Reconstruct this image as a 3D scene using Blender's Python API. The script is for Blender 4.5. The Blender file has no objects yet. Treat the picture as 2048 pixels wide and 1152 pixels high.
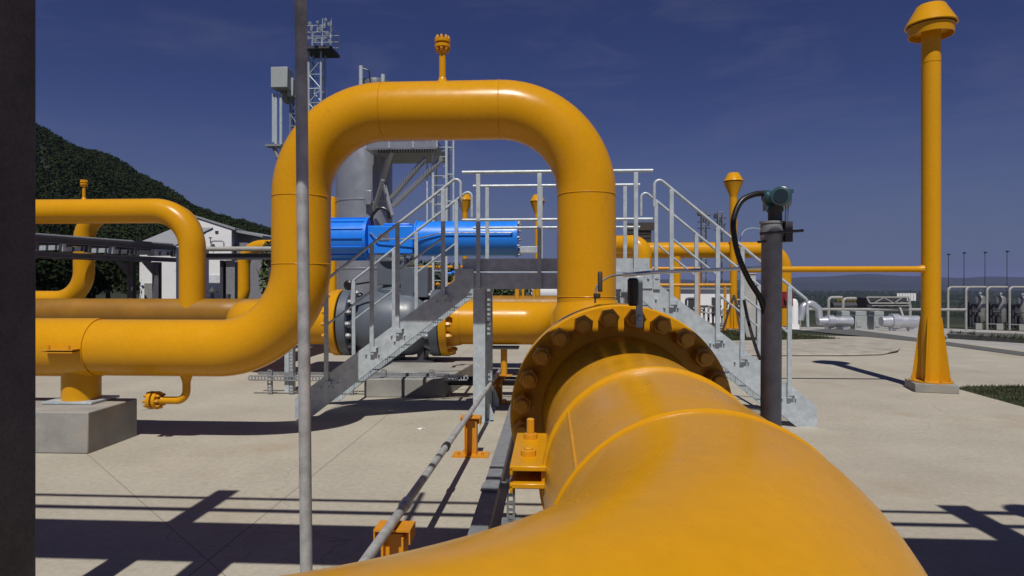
import bpy, math, random
from mathutils import Vector as V, Matrix
random.seed(7)
R_ = math.radians
S = bpy.context.scene
COL = S.collection
# ------------------------------------------------------------------ camera frame
CH, FP, HY, YAW = 1.72, 1300.0, 566.0, R_(3.35)
RT = (math.cos(YAW), math.sin(YAW)); FW = (-math.sin(YAW), math.cos(YAW))
def ray(px, py):
    a = (px-1024)/FP
    return V((a*RT[0]+FW[0], a*RT[1]+FW[1], (HY-py)/FP))
def at(px, py, d): return V((0,0,CH)) + ray(px, py)*d
def onY(px, py, Y):
    r = ray(px, py); return V((0,0,CH)) + r*(Y/r.y)
def onZ(px, py, z=0.0):
    r = ray(px, py); return V((0,0,CH)) + r*((z-CH)/r.z)
def smooth(a, b, x):
    t = min(1, max(0, (x-a)/(b-a))); return t*t*(3-2*t)
def gz(x, y):                       # the yard falls away gently beyond the pad, to a valley far off
    d = math.hypot(x, y)
    g = -0.045*max(0, min(d, 75)-18)*smooth(3, 12, x - 0.02*y)
    g -= 34*smooth(85, 420, d)*smooth(-0.35, 0.1, math.atan2(x, max(y, 1e-3)) if y > 0 else 1)
    return g
def gpt(px, py):
    r = ray(px, py); d = 5.0
    while d < 400:
        p = V((0,0,CH)) + r*d
        if p.z <= gz(p.x, p.y): return p
        d += 0.05
    return p
# ------------------------------------------------------------------ mesh builder
def frames(pts):
    T = []
    for i in range(len(pts)):
        a = pts[max(0, i-1)]; b = pts[min(len(pts)-1, i+1)]
        T.append((b-a).normalized())
    n = T[0].orthogonal().normalized(); N = []
    for i, t in enumerate(T):
        if i:
            q = T[i-1].rotation_difference(t); n = (q @ n)
        n = (n - t*n.dot(t)).normalized(); N.append(n)
    return T, N
def bend(pts, R, k=14):
    pts = [V(p) for p in pts]; out = [pts[0]]
    Rs = R if isinstance(R, (list, tuple)) else [R]*(len(pts)-2)
    for i in range(1, len(pts)-1):
        a, b, c = pts[i-1], pts[i], pts[i+1]
        u = (a-b).normalized(); w = (c-b).normalized(); r = Rs[i-1]
        ang = u.angle(w)
        if ang > math.pi-1e-3 or r <= 0: out.append(b); continue
        tl = r/math.tan(ang/2); p0 = b+u*tl; bis = (u+w).normalized()
        cen = b+bis*(r/math.sin(ang/2)); e0 = (p0-cen); e1 = (b+w*tl-cen)
        ax = e0.cross(e1).normalized(); tot = e0.angle(e1)
        for j in range(k+1):
            out.append(cen + (Matrix.Rotation(tot*j/k, 3, ax) @ e0))
    out.append(pts[-1]); return out
class MB:
    def __init__(s): s.v = []; s.f = []
    def add(s, vs, fs):
        o = len(s.v); s.v += [V(v) for v in vs]; s.f += [tuple(i+o for i in f) for f in fs]; return s
    def tube(s, pts, r, n=12, cap=True):
        pts = [V(p) for p in pts]; T, N = frames(pts); vs = []; fs = []
        for i, p in enumerate(pts):
            rr = r[i] if isinstance(r, (list, tuple)) else r
            b = T[i].cross(N[i])
            for k in range(n):
                a = 2*math.pi*k/n; vs.append(p + (N[i]*math.cos(a)+b*math.sin(a))*rr)
        for i in range(len(pts)-1):
            for k in range(n):
                fs.append((i*n+k, i*n+(k+1)%n, (i+1)*n+(k+1)%n, (i+1)*n+k))
        if cap:
            fs.append(tuple(range(n-1, -1, -1))); m = (len(pts)-1)*n; fs.append(tuple(range(m, m+n)))
        return s.add(vs, fs)
    def lathe(s, prof, p, ax=(0,0,1), n=24, cap=True, ph=0.0):
        ax = V(ax).normalized(); u = ax.orthogonal().normalized()
        if abs(ax.z) > .99: u = V((1,0,0))
        w = ax.cross(u); p = V(p); vs = []; fs = []
        for r, h in prof:
            for k in range(n):
                a = 2*math.pi*k/n+ph; vs.append(p+ax*h+(u*math.cos(a)+w*math.sin(a))*max(r, 1e-4))
        for i in range(len(prof)-1):
            for k in range(n): fs.append((i*n+k, i*n+(k+1)%n, (i+1)*n+(k+1)%n, (i+1)*n+k))
        if cap:
            fs.append(tuple(range(n-1, -1, -1))); m = (len(prof)-1)*n; fs.append(tuple(range(m, m+n)))
        return s.add(vs, fs)
    def box(s, c, sz, rz=0.0, M=None):
        c = V(c); x, y, z = sz[0]/2, sz[1]/2, sz[2]/2
        M = M or Matrix.Rotation(rz, 3, 'Z')
        vs = [c + M @ V((i*x, j*y, k*z)) for k in (-1,1) for j in (-1,1) for i in (-1,1)]
        return s.add(vs, [(0,2,3,1),(4,5,7,6),(0,1,5,4),(2,6,7,3),(0,4,6,2),(1,3,7,5)])
    def beam(s, p, q, w, h, up=(0,0,1)):
        p, q = V(p), V(q); d = (q-p); L = d.length; d.normalize(); up = V(up)
        if abs(d.dot(up)) > .98: up = V((0,1,0))
        side = d.cross(up).normalized(); u = side.cross(d).normalized()
        M = Matrix((side, d, u)).transposed()
        return s.box((p+q)/2, (w, L, h), M=M)
    def prism(s, poly, ex):
        poly = [V(p) for p in poly]; ex = V(ex); n = len(poly)
        vs = poly + [p+ex for p in poly]
        fs = [tuple(range(n-1, -1, -1)), tuple(range(n, 2*n))]
        fs += [(i, (i+1)%n, (i+1)%n+n, i+n) for i in range(n)]
        return s.add(vs, fs)
    def iso(s, p, q, w, h, t):      # an I section beam from p to q: width w, depth h, plate t
        p, q = V(p), V(q); d = (q-p).normalized()
        up = V((0,0,1)) if abs(d.z) < .9 else V((0,1,0))
        side = d.cross(up).normalized(); u = side.cross(d)
        s.beam(p+u*(h/2-t/2), q+u*(h/2-t/2), w, t, u); s.beam(p-u*(h/2-t/2), q-u*(h/2-t/2), w, t, u)
        return s.beam(p, q, t, h-2*t-.002, u)
def mesh_of(mb, name, m, off, smoothang=32):
    me = bpy.data.meshes.new(name)
    me.from_pydata([tuple(v-off) for v in mb.v], [], mb.f); me.validate()
    import bmesh
    b = bmesh.new(); b.from_mesh(me); bmesh.ops.recalc_face_normals(b, faces=b.faces); b.to_mesh(me); b.free()
    if smoothang:
        me.polygons.foreach_set('use_smooth', [True]*len(me.polygons))
        me.set_sharp_from_angle(angle=R_(smoothang))
    me.materials.append(m); return me
ROOT = {}
def tag(o, label, cat=None, group=None, kind=None):
    if label: o['label'] = label
    if cat: o['category'] = cat
    if group: o['group'] = group
    if kind: o['kind'] = kind
    return o
def thing(name, loc, label, cat, group=None):
    o = bpy.data.objects.new(name, None); COL.objects.link(o); o.location = V(loc)
    o.empty_display_size = .2; ROOT[o.name] = V(loc); return tag(o, label, cat, group)
def bevel(o, w, seg=2):
    md = o.modifiers.new('bevel', 'BEVEL'); md.width = w; md.segments = seg; md.limit_method = 'ANGLE'; md.angle_limit = R_(40)
    return o
def part(mb, name, m, parent, label=None, sm=32, bv=0):
    loc = ROOT[parent.name]
    o = bpy.data.objects.new(name, mesh_of(mb, name, m, loc, sm)); COL.objects.link(o)
    o.parent = parent; ROOT[o.name] = loc
    if label: o['label'] = label
    if bv: bevel(o, bv)
    return o
def single(mb, name, m, label=None, cat=None, group=None, kind=None, sm=32, bv=0):
    xs = [v.x for v in mb.v]; ys = [v.y for v in mb.v]; zs = [v.z for v in mb.v]
    off = V(((min(xs)+max(xs))/2, (min(ys)+max(ys))/2, min(zs)))
    o = bpy.data.objects.new(name, mesh_of(mb, name, m, off, sm)); o.location = off; COL.objects.link(o)
    ROOT[o.name] = off
    if bv: bevel(o, bv)
    return tag(o, label, cat, group, kind)
def put(me_obj, parent, loc, rot=None):   # another copy of a part mesh under parent, at a world location
    o = me_obj.copy(); COL.objects.link(o); o.parent = parent; o.location = V(loc)-ROOT[parent.name]
    if rot is not None: o.rotation_euler = rot
    ROOT[o.name] = ROOT[parent.name]; return o
def dup(root, loc, label=None, rz=None, sc=None):
    def rec(o, par):
        c = o.copy(); COL.objects.link(c); c.parent = par
        for ch in list(o.children): rec(ch, c)
        return c
    c = rec(root, None); c.location = V(loc)
    if rz is not None: c.rotation_euler = (0, 0, rz)
    if sc: c.scale = (sc, sc, sc)
    if label: c['label'] = label
    return c
# ------------------------------------------------------------------ materials
def mat(name, col, rough=.5, metal=0.0, var=.12, vs=3.0, col2=None, c2s=1.2, c2amt=.0, bump=0.0, bs=40, fine=.05, spec=.5, dust=None):
    m = bpy.data.materials.new(name); m.use_nodes = True; nt = m.node_tree; N = nt.nodes; L = nt.links
    b = N['Principled BSDF']; b.inputs['Metallic'].default_value = metal; b.inputs['Specular IOR Level'].default_value = spec
    g = N.new('ShaderNodeNewGeometry')
    def noise(sc, det=5, ro=.6):
        n = N.new('ShaderNodeTexNoise'); n.inputs['Scale'].default_value = sc; n.inputs['Detail'].default_value = det
        n.inputs['Roughness'].default_value = ro; L.new(g.outputs['Position'], n.inputs['Vector']); return n
    def ramp(src, a, c, lo=0.0, hi=1.0):
        r = N.new('ShaderNodeMapRange'); r.inputs[1].default_value = a; r.inputs[2].default_value = c
        r.inputs[3].default_value = lo; r.inputs[4].default_value = hi; L.new(src, r.inputs[0]); return r.outputs[0]
    def mix(fac, A, B, mode='MIX'):
        x = N.new('ShaderNodeMix'); x.data_type = 'RGBA'; x.blend_type = mode
        if isinstance(fac, float): x.inputs[0].default_value = fac
        else: L.new(fac, x.inputs[0])
        for sock, val in ((x.inputs[6], A), (x.inputs[7], B)):
            if isinstance(val, tuple): sock.default_value = (*val, 1)
            else: L.new(val, sock)
        return x.outputs[2]
    n1 = noise(vs)
    c = mix(ramp(n1.outputs[0], .3, .7), tuple(x*(1-var) for x in col), tuple(min(1, x*(1+var)) for x in col))
    if fine:
        n2 = noise(vs*22, 3)
        f = ramp(n2.outputs[0], .25, .75, 1-fine, 1+fine)
        cc = N.new('ShaderNodeCombineColor'); [L.new(f, cc.inputs[i]) for i in range(3)]
        c = mix(1.0, c, cc.outputs[0], 'MULTIPLY')
    if col2:
        n3 = noise(c2s, 8, .65); c = mix(ramp(n3.outputs[0], .62-c2amt*.35, .75, 0, .85), c, col2)
    if dust:
        sx = N.new('ShaderNodeSeparateXYZ'); L.new(g.outputs['Normal'], sx.inputs[0])
        up = ramp(sx.outputs[2], .35, 1.0, 0, dust[1]); n4 = noise(2.2, 8, .7); k = ramp(n4.outputs[0], .3, .7)
        mm = N.new('ShaderNodeMath'); mm.operation = 'MULTIPLY'; L.new(up, mm.inputs[0]); L.new(k, mm.inputs[1])
        c = mix(mm.outputs[0], c, dust[0])
    L.new(c, b.inputs['Base Color'])
    n5 = noise(vs*3.1, 6); L.new(ramp(n5.outputs[0], .3, .7, max(.02, rough-.09), min(1, rough+.09)), b.inputs['Roughness'])
    if bump:
        n6 = noise(bs, 4); bm = N.new('ShaderNodeBump'); bm.inputs['Strength'].default_value = bump; bm.inputs['Distance'].default_value = .01
        L.new(n6.outputs[0], bm.inputs['Height']); L.new(bm.outputs[0], b.inputs['Normal'])
    m['hooks'] = 0
    return m
YEL = mat('yellow_paint', (.60,.282,.004), .28, var=.05, vs=1.1, fine=.05, col2=(.44,.20,.010), c2s=3.1, c2amt=-.10, dust=((.40,.24,.05), .05), spec=.28, bump=.03, bs=120)
YEL2 = mat('yellow_paint_weathered', (.58,.265,.009), .4, var=.1, vs=2.5, fine=.05, dust=((.40,.27,.11), .3))
ORG = mat('orange_yellow_paint', (.60,.245,.010), .45, var=.1, vs=6)
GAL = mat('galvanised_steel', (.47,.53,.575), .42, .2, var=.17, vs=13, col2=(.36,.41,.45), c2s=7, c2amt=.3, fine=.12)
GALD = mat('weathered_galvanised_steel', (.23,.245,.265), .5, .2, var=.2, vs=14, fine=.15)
TUBE = mat('scuffed_grey_tube', (.42,.43,.44), .45, .25, var=.3, vs=11, fine=.2)
STEEL = mat('bright_steel', (.55,.56,.58), .25, .9, var=.1)
STK = mat('stack_cladding', (.28,.30,.34), .36, .4, var=.1, vs=1.2)
GREY = mat('grey_valve_paint', (.10,.12,.15), .42, var=.1, vs=3)
BLUE = mat('blue_actuator_paint', (.016,.22,.84), .36, var=.06, vs=2)
DARK = mat('dark_column_paint', (.075,.073,.085), .75, var=.3, vs=3, bump=.25, bs=25, fine=.25)
BLK = mat('black_rubber', (.012,.012,.014), .38, var=.2, vs=20)
TEAL = mat('dark_teal_enamel', (.03,.075,.10), .3, var=.1, vs=10)
GLASS = mat('smoked_glass', (.02,.03,.035), .06, var=.1, vs=4)
RED = mat('dark_red_paint', (.22,.012,.014), .45)
WHT = mat('white_wall_paint', (.80,.80,.81), .7, var=.04, vs=.6, col2=(.5,.47,.42), c2s=.5, c2amt=.1)
ROOF = mat('grey_roof_sheet', (.34,.35,.37), .5, .2)
RACK = mat('purple_grey_rack_steel', (.10,.10,.125), .5, .2, var=.2)
BRY = mat('weathered_brown_yellow_paint', (.27,.127,.009), .5, var=.15, vs=1.5)
DGS = mat('dark_grey_steel', (.05,.05,.062), .55, .1, var=.15)
SIL = mat('aluminium_cladding', (.62,.64,.68), .34, .6, var=.06, vs=.8, fine=0)
WPP = mat('off_white_pipe_paint', (.32,.32,.305), .5)
BOXG = mat('pale_grey_cabinet_paint', (.33,.36,.36), .5, var=.06)
CONC = mat('cast_concrete', (.285,.28,.262), .85, var=.22, vs=2.2, col2=(.33,.25,.16), c2s=1.6, c2amt=.25, bump=.25, bs=60, fine=.06)
LEAF = mat('leaf_green', (.016,.0255,.007), .85, var=.3, vs=.09, col2=(.034,.046,.012), c2s=.06, c2amt=.4, fine=.12, spec=.08)
TREEL = mat('dark_leaf_green', (.010,.017,.004), .8, var=.5, vs=.8, fine=.35, spec=.1)
LEAFL = mat('light_leaf_green', (.04,.06,.015), .65, var=.45, vs=1.5, fine=.3)
BARK = mat('bark', (.06,.045,.03), .9, var=.3)
GRS = mat('dry_grass', (.034,.045,.014), .8, var=.4, vs=2.5, col2=(.11,.10,.045), c2s=3, c2amt=.4, fine=.3)
BRN = mat('brown_equipment_paint', (.05,.038,.03), .6)
def ground_mat(name, col, stain, joints=None, amt=.35, roadlines=False):
    m = mat(name, col, .88, var=.10, vs=.9, col2=stain, c2s=.55, c2amt=amt, bump=.35, bs=90, fine=.12, spec=.25)
    if roadlines:
        nt = m.node_tree; N = nt.nodes; L = nt.links; b = N['Principled BSDF']; src = b.inputs['Base Color'].links[0].from_socket; g = N.new('ShaderNodeNewGeometry')
        def nz(sc, det=4, off=0):
            mp = N.new('ShaderNodeMapping'); mp.inputs['Location'].default_value = (off, off, 0); L.new(g.outputs['Position'], mp.inputs[0])
            q = N.new('ShaderNodeTexNoise'); q.inputs['Scale'].default_value = sc; q.inputs['Detail'].default_value = det; L.new(mp.outputs[0], q.inputs['Vector']); return q.outputs[0]
        def mr(x, a, c, lo, hi):
            q = N.new('ShaderNodeMapRange'); [setattr(q.inputs[i+1], 'default_value', v) for i, v in enumerate((a, c, lo, hi))]; L.new(x, q.inputs[0]); return q.outputs[0]
        def mul(x, y):
            q = N.new('ShaderNodeMath'); q.operation = 'MULTIPLY'; L.new(x, q.inputs[0]); L.new(y, q.inputs[1]); return q.outputs[0]
        def over(fac, A, colr):
            q = N.new('ShaderNodeMix'); q.data_type = 'RGBA'; L.new(fac, q.inputs[0]); L.new(A, q.inputs[6]); q.inputs[7].default_value = (*colr, 1); return q.outputs[2]
        vn = N.new('ShaderNodeTexVoronoi'); vn.feature = 'DISTANCE_TO_EDGE'; vn.inputs['Scale'].default_value = .33
        ds = N.new('ShaderNodeTexNoise'); ds.inputs['Scale'].default_value = 1.4; ds.inputs['Detail'].default_value = 6; L.new(g.outputs['Position'], ds.inputs['Vector'])
        sc_ = N.new('ShaderNodeVectorMath'); sc_.operation = 'MULTIPLY_ADD'; sc_.inputs[1].default_value = (.9,.9,0); L.new(ds.outputs['Color'], sc_.inputs[0]); L.new(g.outputs['Position'], sc_.inputs[2]); L.new(sc_.outputs[0], vn.inputs['Vector'])
        ck = mul(mr(vn.outputs['Distance'], .0, .0022, .34, 0), mr(nz(.28, 2, 7), .52, .6, 0, 1))
        src = over(ck, src, (.13,.115,.095))
        src = over(mul(mr(nz(2.3, 6), .66, .74, 0, .38), mr(nz(.35, 2, 31), .5, .62, 0, 1)), src, (.15,.14,.125))
        src = over(mr(nz(.22, 7, 13), .5, .72, 0, .32), src, (.27,.235,.19))
        src = over(mr(nz(26, 2, 3), .72, .76, 0, .35), src, (.18,.165,.14))
        L.new(src, b.inputs['Base Color'])
    if joints:
        nt = m.node_tree; N = nt.nodes; L = nt.links; b = N['Principled BSDF']; src = b.inputs['Base Color'].links[0].from_socket
        g = N.new('ShaderNodeNewGeometry'); sx = N.new('ShaderNodeSeparateXYZ'); L.new(g.outputs['Position'], sx.inputs[0])
        outs = []
        for k, (nx, ny, off, sp) in enumerate(joints):
            a = N.new('ShaderNodeMath'); a.operation = 'PINGPONG'; a.inputs[1].default_value = sp/2
            dt = N.new('ShaderNodeVectorMath'); dt.operation = 'DOT_PRODUCT'; dt.inputs[1].default_value = (nx, ny, 0); L.new(g.outputs['Position'], dt.inputs[0])
            sub = N.new('ShaderNodeMath'); sub.operation = 'SUBTRACT'; sub.inputs[1].default_value = off
            L.new(dt.outputs['Value'], sub.inputs[0]); L.new(sub.outputs[0], a.inputs[0])
            lt = N.new('ShaderNodeMath'); lt.operation = 'LESS_THAN'; lt.inputs[1].default_value = .0045 if k < 2 else .003; L.new(a.outputs[0], lt.inputs[0]); outs.append(lt)
        mx = outs[0]
        for o2 in outs[1:]:
            m2 = N.new('ShaderNodeMath'); m2.operation = 'MAXIMUM'; L.new(mx.outputs[0], m2.inputs[0]); L.new(o2.outputs[0], m2.inputs[1]); mx = m2
        x = N.new('ShaderNodeMix'); x.data_type = 'RGBA'; L.new(mx.outputs[0], x.inputs[0]); L.new(src, x.inputs[6]); x.inputs[7].default_value = (.19,.165,.135,1)
        L.new(x.outputs[2], b.inputs['Base Color'])
    return m
_a, _b = onZ(190,922), onZ(316,1033); _d = (_b-_a).normalized(); _n = V((-_d.y, _d.x, 0))
PADM = ground_mat('yard_concrete', (.395,.368,.305), (.33,.255,.175), joints=((1,0,-2.117,10.4), (0,1,11.7,40.0), (_n.x,_n.y,_n.dot(_a),40.0)), amt=.18, roadlines=True)
ROADM = ground_mat('grey_road_surface', (.36,.35,.335), (.25,.24,.22), amt=.2)
LANDM = ground_mat('rough_land', (.028,.036,.020), (.05,.045,.028), amt=.4)
HILLM = mat('wooded_slope_soil', (.018,.026,.010), .9, var=.5, vs=.06, fine=.4)
FARM = mat('far_ridge_cover', (.018,.027,.027), .9, var=.55, vs=.0022, col2=(.05,.05,.045), c2s=.0015, c2amt=.2, fine=.35)
# ------------------------------------------------------------------ world, sun, camera
AZ, EL = R_(-.45), R_(58)
w = bpy.data.worlds.new('World'); S.world = w; w.use_nodes = True
nt = w.node_tree; bg = nt.nodes['Background']; sk = nt.nodes.new('ShaderNodeTexSky'); sk.sky_type = 'NISHITA'; sk.sun_disc = False
sk.sun_elevation = EL; sk.sun_rotation = math.pi + AZ; sk.altitude = 600; sk.air_density = 1.0; sk.dust_density = .15; sk.ozone_density = 3.0
tint = nt.nodes.new('ShaderNodeMix'); tint.data_type = 'RGBA'; tint.blend_type = 'MULTIPLY'; tint.inputs[0].default_value = 1
tint.inputs[7].default_value = (.53, .515, .91, 1)
nt.links.new(sk.outputs[0], tint.inputs[6]); tc = nt.nodes.new('ShaderNodeTexCoord'); mp_ = nt.nodes.new('ShaderNodeMapping'); mp_.inputs['Scale'].default_value = (1.6, 1.2, 6.5); mp_.inputs['Rotation'].default_value = (0, .25, 0)
cn_ = nt.nodes.new('ShaderNodeTexNoise'); cn_.inputs['Scale'].default_value = 2.6; cn_.inputs['Detail'].default_value = 9; cn_.inputs['Roughness'].default_value = .62; cn_.inputs['Distortion'].default_value = .6
mr_ = nt.nodes.new('ShaderNodeMapRange'); mr_.inputs[1].default_value = .48; mr_.inputs[2].default_value = .80; mr_.inputs[3].default_value = 0; mr_.inputs[4].default_value = .34
wisp = nt.nodes.new('ShaderNodeMix'); wisp.data_type = 'RGBA'; wisp.inputs[7].default_value = (3.2, 3.5, 5.6, 1)
nt.links.new(tc.outputs['Generated'], mp_.inputs[0]); nt.links.new(mp_.outputs[0], cn_.inputs['Vector']); nt.links.new(cn_.outputs[0], mr_.inputs[0]); nt.links.new(mr_.outputs[0], wisp.inputs[0]); nt.links.new(tint.outputs[2], wisp.inputs[6])
sz_ = nt.nodes.new('ShaderNodeSeparateXYZ'); nt.links.new(tc.outputs['Generated'], sz_.inputs[0])
hz_ = nt.nodes.new('ShaderNodeMapRange'); hz_.interpolation_type = 'SMOOTHERSTEP'; hz_.inputs[1].default_value = -.02; hz_.inputs[2].default_value = .30; hz_.inputs[3].default_value = .85; hz_.inputs[4].default_value = 0; nt.links.new(sz_.outputs[2], hz_.inputs[0])
air = nt.nodes.new('ShaderNodeMix'); air.data_type = 'RGBA'; air.inputs[7].default_value = (2.5, 3.3, 5.6, 1); nt.links.new(hz_.outputs[0], air.inputs[0]); nt.links.new(wisp.outputs[2], air.inputs[6]); nt.links.new(air.outputs[2], bg.inputs[0]); bg.inputs[1].default_value = .05
sd = bpy.data.lights.new('sun', 'SUN'); sd.energy = 5.0; sd.angle = R_(.5); sd.color = (1, .95, .87)
so = bpy.data.objects.new('sun', sd); COL.objects.link(so)
LD = V((math.sin(AZ)*math.cos(EL), math.cos(AZ)*math.cos(EL), -math.sin(EL))); so.rotation_euler = LD.to_track_quat('-Z', 'Y').to_euler()
so.location = (0, -20, 40)
cd = bpy.data.cameras.new('camera'); cam = bpy.data.objects.new('camera', cd); COL.objects.link(cam); S.camera = cam
cam.location = (0, 0, CH); cam.rotation_euler = (math.pi/2, 0, YAW)
cd.sensor_width = 36; cd.lens = FP/2048*36; cd.shift_y = -10/2048; cd.clip_start = .05; cd.clip_end = 20000
S.view_settings.view_transform = 'Standard'; S.view_settings.look = 'None'; S.view_settings.exposure = -.35; S.view_settings.gamma = 1
# ------------------------------------------------------------------ ground
def terrain():
    mb = MB(); n = 160; rings = [0]+[2*1.13**i for i in range(66)]
    for r in rings[1:]:
        for k in range(n):
            a = 2*math.pi*k/n; x, y = r*math.sin(a), r*math.cos(a); mb.v.append(V((x, y, gz(x, y)-.03)))
    mb.v.append(V((0, 0, -.03))); c = len(mb.v)-1
    for k in range(n): mb.f.append((c, k, (k+1)%n))
    for i in range(len(rings)-2):
        for k in range(n): mb.f.append((i*n+k, (i+1)*n+k, (i+1)*n+(k+1)%n, i*n+(k+1)%n))
    return single(mb, 'ground', LANDM, kind='structure')
terrain()
def sheet(poly, name, m, off, kind='structure', label=None, cat=None, step=1.5):
    import bmesh
    b = bmesh.new(); b.faces.new([b.verts.new((p[0], p[1], 0)) for p in poly])
    xs = [p[0] for p in poly]; ys = [p[1] for p in poly]
    for ax, lo, hi in ((0, min(xs), max(xs)), (1, min(ys), max(ys))):
        t = lo+step
        while t < hi:
            co = [0,0,0]; no = [0,0,0]; co[ax] = t; no[ax] = 1
            bmesh.ops.bisect_plane(b, geom=b.verts[:]+b.edges[:]+b.faces[:], plane_co=co, plane_no=no); t += step
    mb = MB(); b.verts.index_update()
    mb.v = [V((v.co.x, v.co.y, gz(v.co.x, v.co.y)+off)) for v in b.verts]; mb.f = [tuple(v.index for v in f.verts) for f in b.faces]; b.free()
    o = single(mb, name, m, label, cat, kind=kind, sm=0); return o
sheet([(-16,-8),(13,-8),(13,10.2),(16,30),(-16,30)], 'pavement', PADM, 0)
sheet([(13.05,-8),(60,-8),(60,62),(14,62),(16.05,30.1),(13.05,10.2)], 'road', ROADM, -.004, step=3)
def gp(*pp): return [(g.x, g.y) for g in (gpt(*p) for p in pp)]
def blades(name, poly, n, h, m, label=None, off=.0, cat=None):
    import bmesh
    from mathutils.geometry import tessellate_polygon
    tri = tessellate_polygon([[V((p[0], p[1], 0)) for p in poly]])
    A = []; P = [V((p[0], p[1], 0)) for p in poly]
    for t in tri: A.append((P[t[1]]-P[t[0]]).cross(P[t[2]]-P[t[0]]).length)
    mb = MB(); rnd = random.Random(len(name)+n)
    for _ in range(n):
        t = rnd.choices(tri, A)[0]; a, b = rnd.random(), rnd.random()
        if a+b > 1: a, b = 1-a, 1-b
        p = P[t[0]]+(P[t[1]]-P[t[0]])*a+(P[t[2]]-P[t[0]])*b; p.z = gz(p.x, p.y)+off
        th = rnd.random()*6.28; hh = h*(.4+rnd.random()*.9); wd = .006+h*.05
        u = V((math.cos(th), math.sin(th), 0)); ln = V((rnd.gauss(0,.35), rnd.gauss(0,.35), 1)).normalized()*hh
        mb.add([p-u*wd, p+u*wd, p+ln], [(0,1,2)])
    return single(mb, name, m, label, cat, kind='stuff', sm=0)
# grass verge by the tall vent stack
verge = gp((1909,776),(1955,774),(2300,772),(2420,905),(2048,815))
sheet(verge, 'grass_verge', GRS, .006, step=1)
blades('grass', verge, 9000, .055, GRS)
# kerbed island behind the stair
isl = gp((1380,712),(1480,713),(1700,713),(1765,711),(1797,705),(1803,699),(1790,694),(1700,689),(1480,686),(1380,686))
mb = MB(); mb.prism([V((x, y, .0)) for x, y in isl], (0,0,.06)); single(mb, 'kerb_island', mat('kerb_concrete', (.36,.335,.285), .85, var=.2, vs=2, col2=(.16,.15,.12), c2s=1.5, c2amt=.3, fine=.12), 'low concrete kerb island with rounded end on the road behind the stair', 'kerb', bv=.03)
isg = gp((1380,684),(1480,687),(1650,688),(1702,686),(1650,676),(1560,667),(1380,664))
sheet(isg, 'grass_island', GRS, .01); blades('grass', isg, 7000, .13, GRS)
lw = gp((1500,655),(1700,653),(1830,654.5),(2048,663),(2300,668),(2300,655),(2048,652),(1700,646),(1500,645))
sheet(lw, 'lawn_strip', GRS, .012, step=3)
sheet(gp((1600,661),(1690,657),(1840,677),(2100,712),(2100,720),(1840,684)), 'dark_ground_strip', mat('dark_strip_grey', (.10,.10,.095), .9), .012, step=1)  # flat dark grey strip laid across the road surface
# planter on the right
pl = gp((1893,677),(1990,683),(2200,697),(2200,682),(1990,674),(1905,671))
mb = MB(); mb.prism([V((x, y, gz(x, y)-.05)) for x, y in pl], (0,0,.27)); single(mb, 'planter_wall', mat('dark_planter_concrete', (.10,.10,.095), .9, var=.25), 'low dark planter wall with weeds on top beyond the tall vent stack', 'planter', bv=.02)
mb = MB(); q = gp((1862,676),(1893,679),(1899,675),(1866,672)); mb.prism([V((x, y, gz(x, y)-.02)) for x, y in q], (0,0,.16)); single(mb, 'kerb_stone', WPP, 'pale kerb stone at the left end of the dark planter', 'kerb', bv=.02)
# ------------------------------------------------------------------ plants
def leafball(mb, c, rad, n, size, rnd, hole=.35):
    lumps = [(c+V((rnd.gauss(0,.45)*rad[0], rnd.gauss(0,.45)*rad[1], rnd.gauss(0,.4)*rad[2])), .35+rnd.random()*.3) for _ in range(9)]
    for _ in range(n):
        lc, lr = rnd.choice(lumps)
        d = V((rnd.gauss(0,1), rnd.gauss(0,1), rnd.gauss(0,1))).normalized()*(lr*(.55+.5*rnd.random()))
        p = lc+V((d.x*rad[0], d.y*rad[1], d.z*rad[2]))
        u = V((rnd.gauss(0,1), rnd.gauss(0,1), rnd.gauss(0,1))).normalized(); v = u.orthogonal().normalized()
        s = size*(.6+.8*rnd.random())
        mb.add([p-u*s, p+v*s*.5, p+u*s, p-v*s*.5], [(0,1,2,3)])
def tree(p, h, wd, label, group, seed, lm=LEAF, n=900, name='broadleaf_tree', size=.16):
    rnd = random.Random(seed); p = V(p); t = thing(name, p, label, 'tree' if 'tree' in name else 'shrub', group)
    mb = MB(); pts = [p+V((rnd.gauss(0,.03)*i, rnd.gauss(0,.03)*i, h*.62*i/4)) for i in range(5)]
    mb.tube(pts, [h*.035*(1-i*.17) for i in range(5)], 8)
    for k in range(5):
        a = rnd.random()*6.28; q = pts[2+k%3]; mb.tube([q, q+V((math.cos(a)*wd*.2, math.sin(a)*wd*.2, h*.13)), q+V((math.cos(a)*wd*.36, math.sin(a)*wd*.36, h*.3))], [h*.016, h*.011, h*.004], 6)
    part(mb, 'trunk', BARK, t)
    mb = MB(); leafball(mb, p+V((0,0,h*.62)), (wd*.5, wd*.5, h*.42), n, size, rnd); part(mb, 'crown', lm, t, sm=0)
    return t
rnd = random.Random(3)
def plant(p, h, label, group, seed):
    rnd = random.Random(seed); mb = MB(); p = V(p)
    for k in range(26):
        a = rnd.random()*6.28; r = rnd.random()*h*.5; q = p+V((math.cos(a)*r, math.sin(a)*r, -.02)); hh = h*(.4+.7*rnd.random())
        u = V((math.cos(a), math.sin(a), 0)); s = V((-u.y, u.x, 0))*h*.07
        mb.add([q-s, q+s, q+u*hh*.35+V((0,0,hh))], [(0,1,2)])
    return single(mb, 'weed_tuft', GRS, label, 'plant', group, sm=0)
WL = 'weed tuft growing on top of the dark planter wall'
for k in range(13):
    px = 1905+k*15+rnd.uniform(-4, 4); b = gpt(px, 675.5+(px-1905)*.10); plant(b+V((0,0,.2)), rnd.uniform(.16,.3), WL, 'weeds on the planter wall', 40+k)
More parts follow.
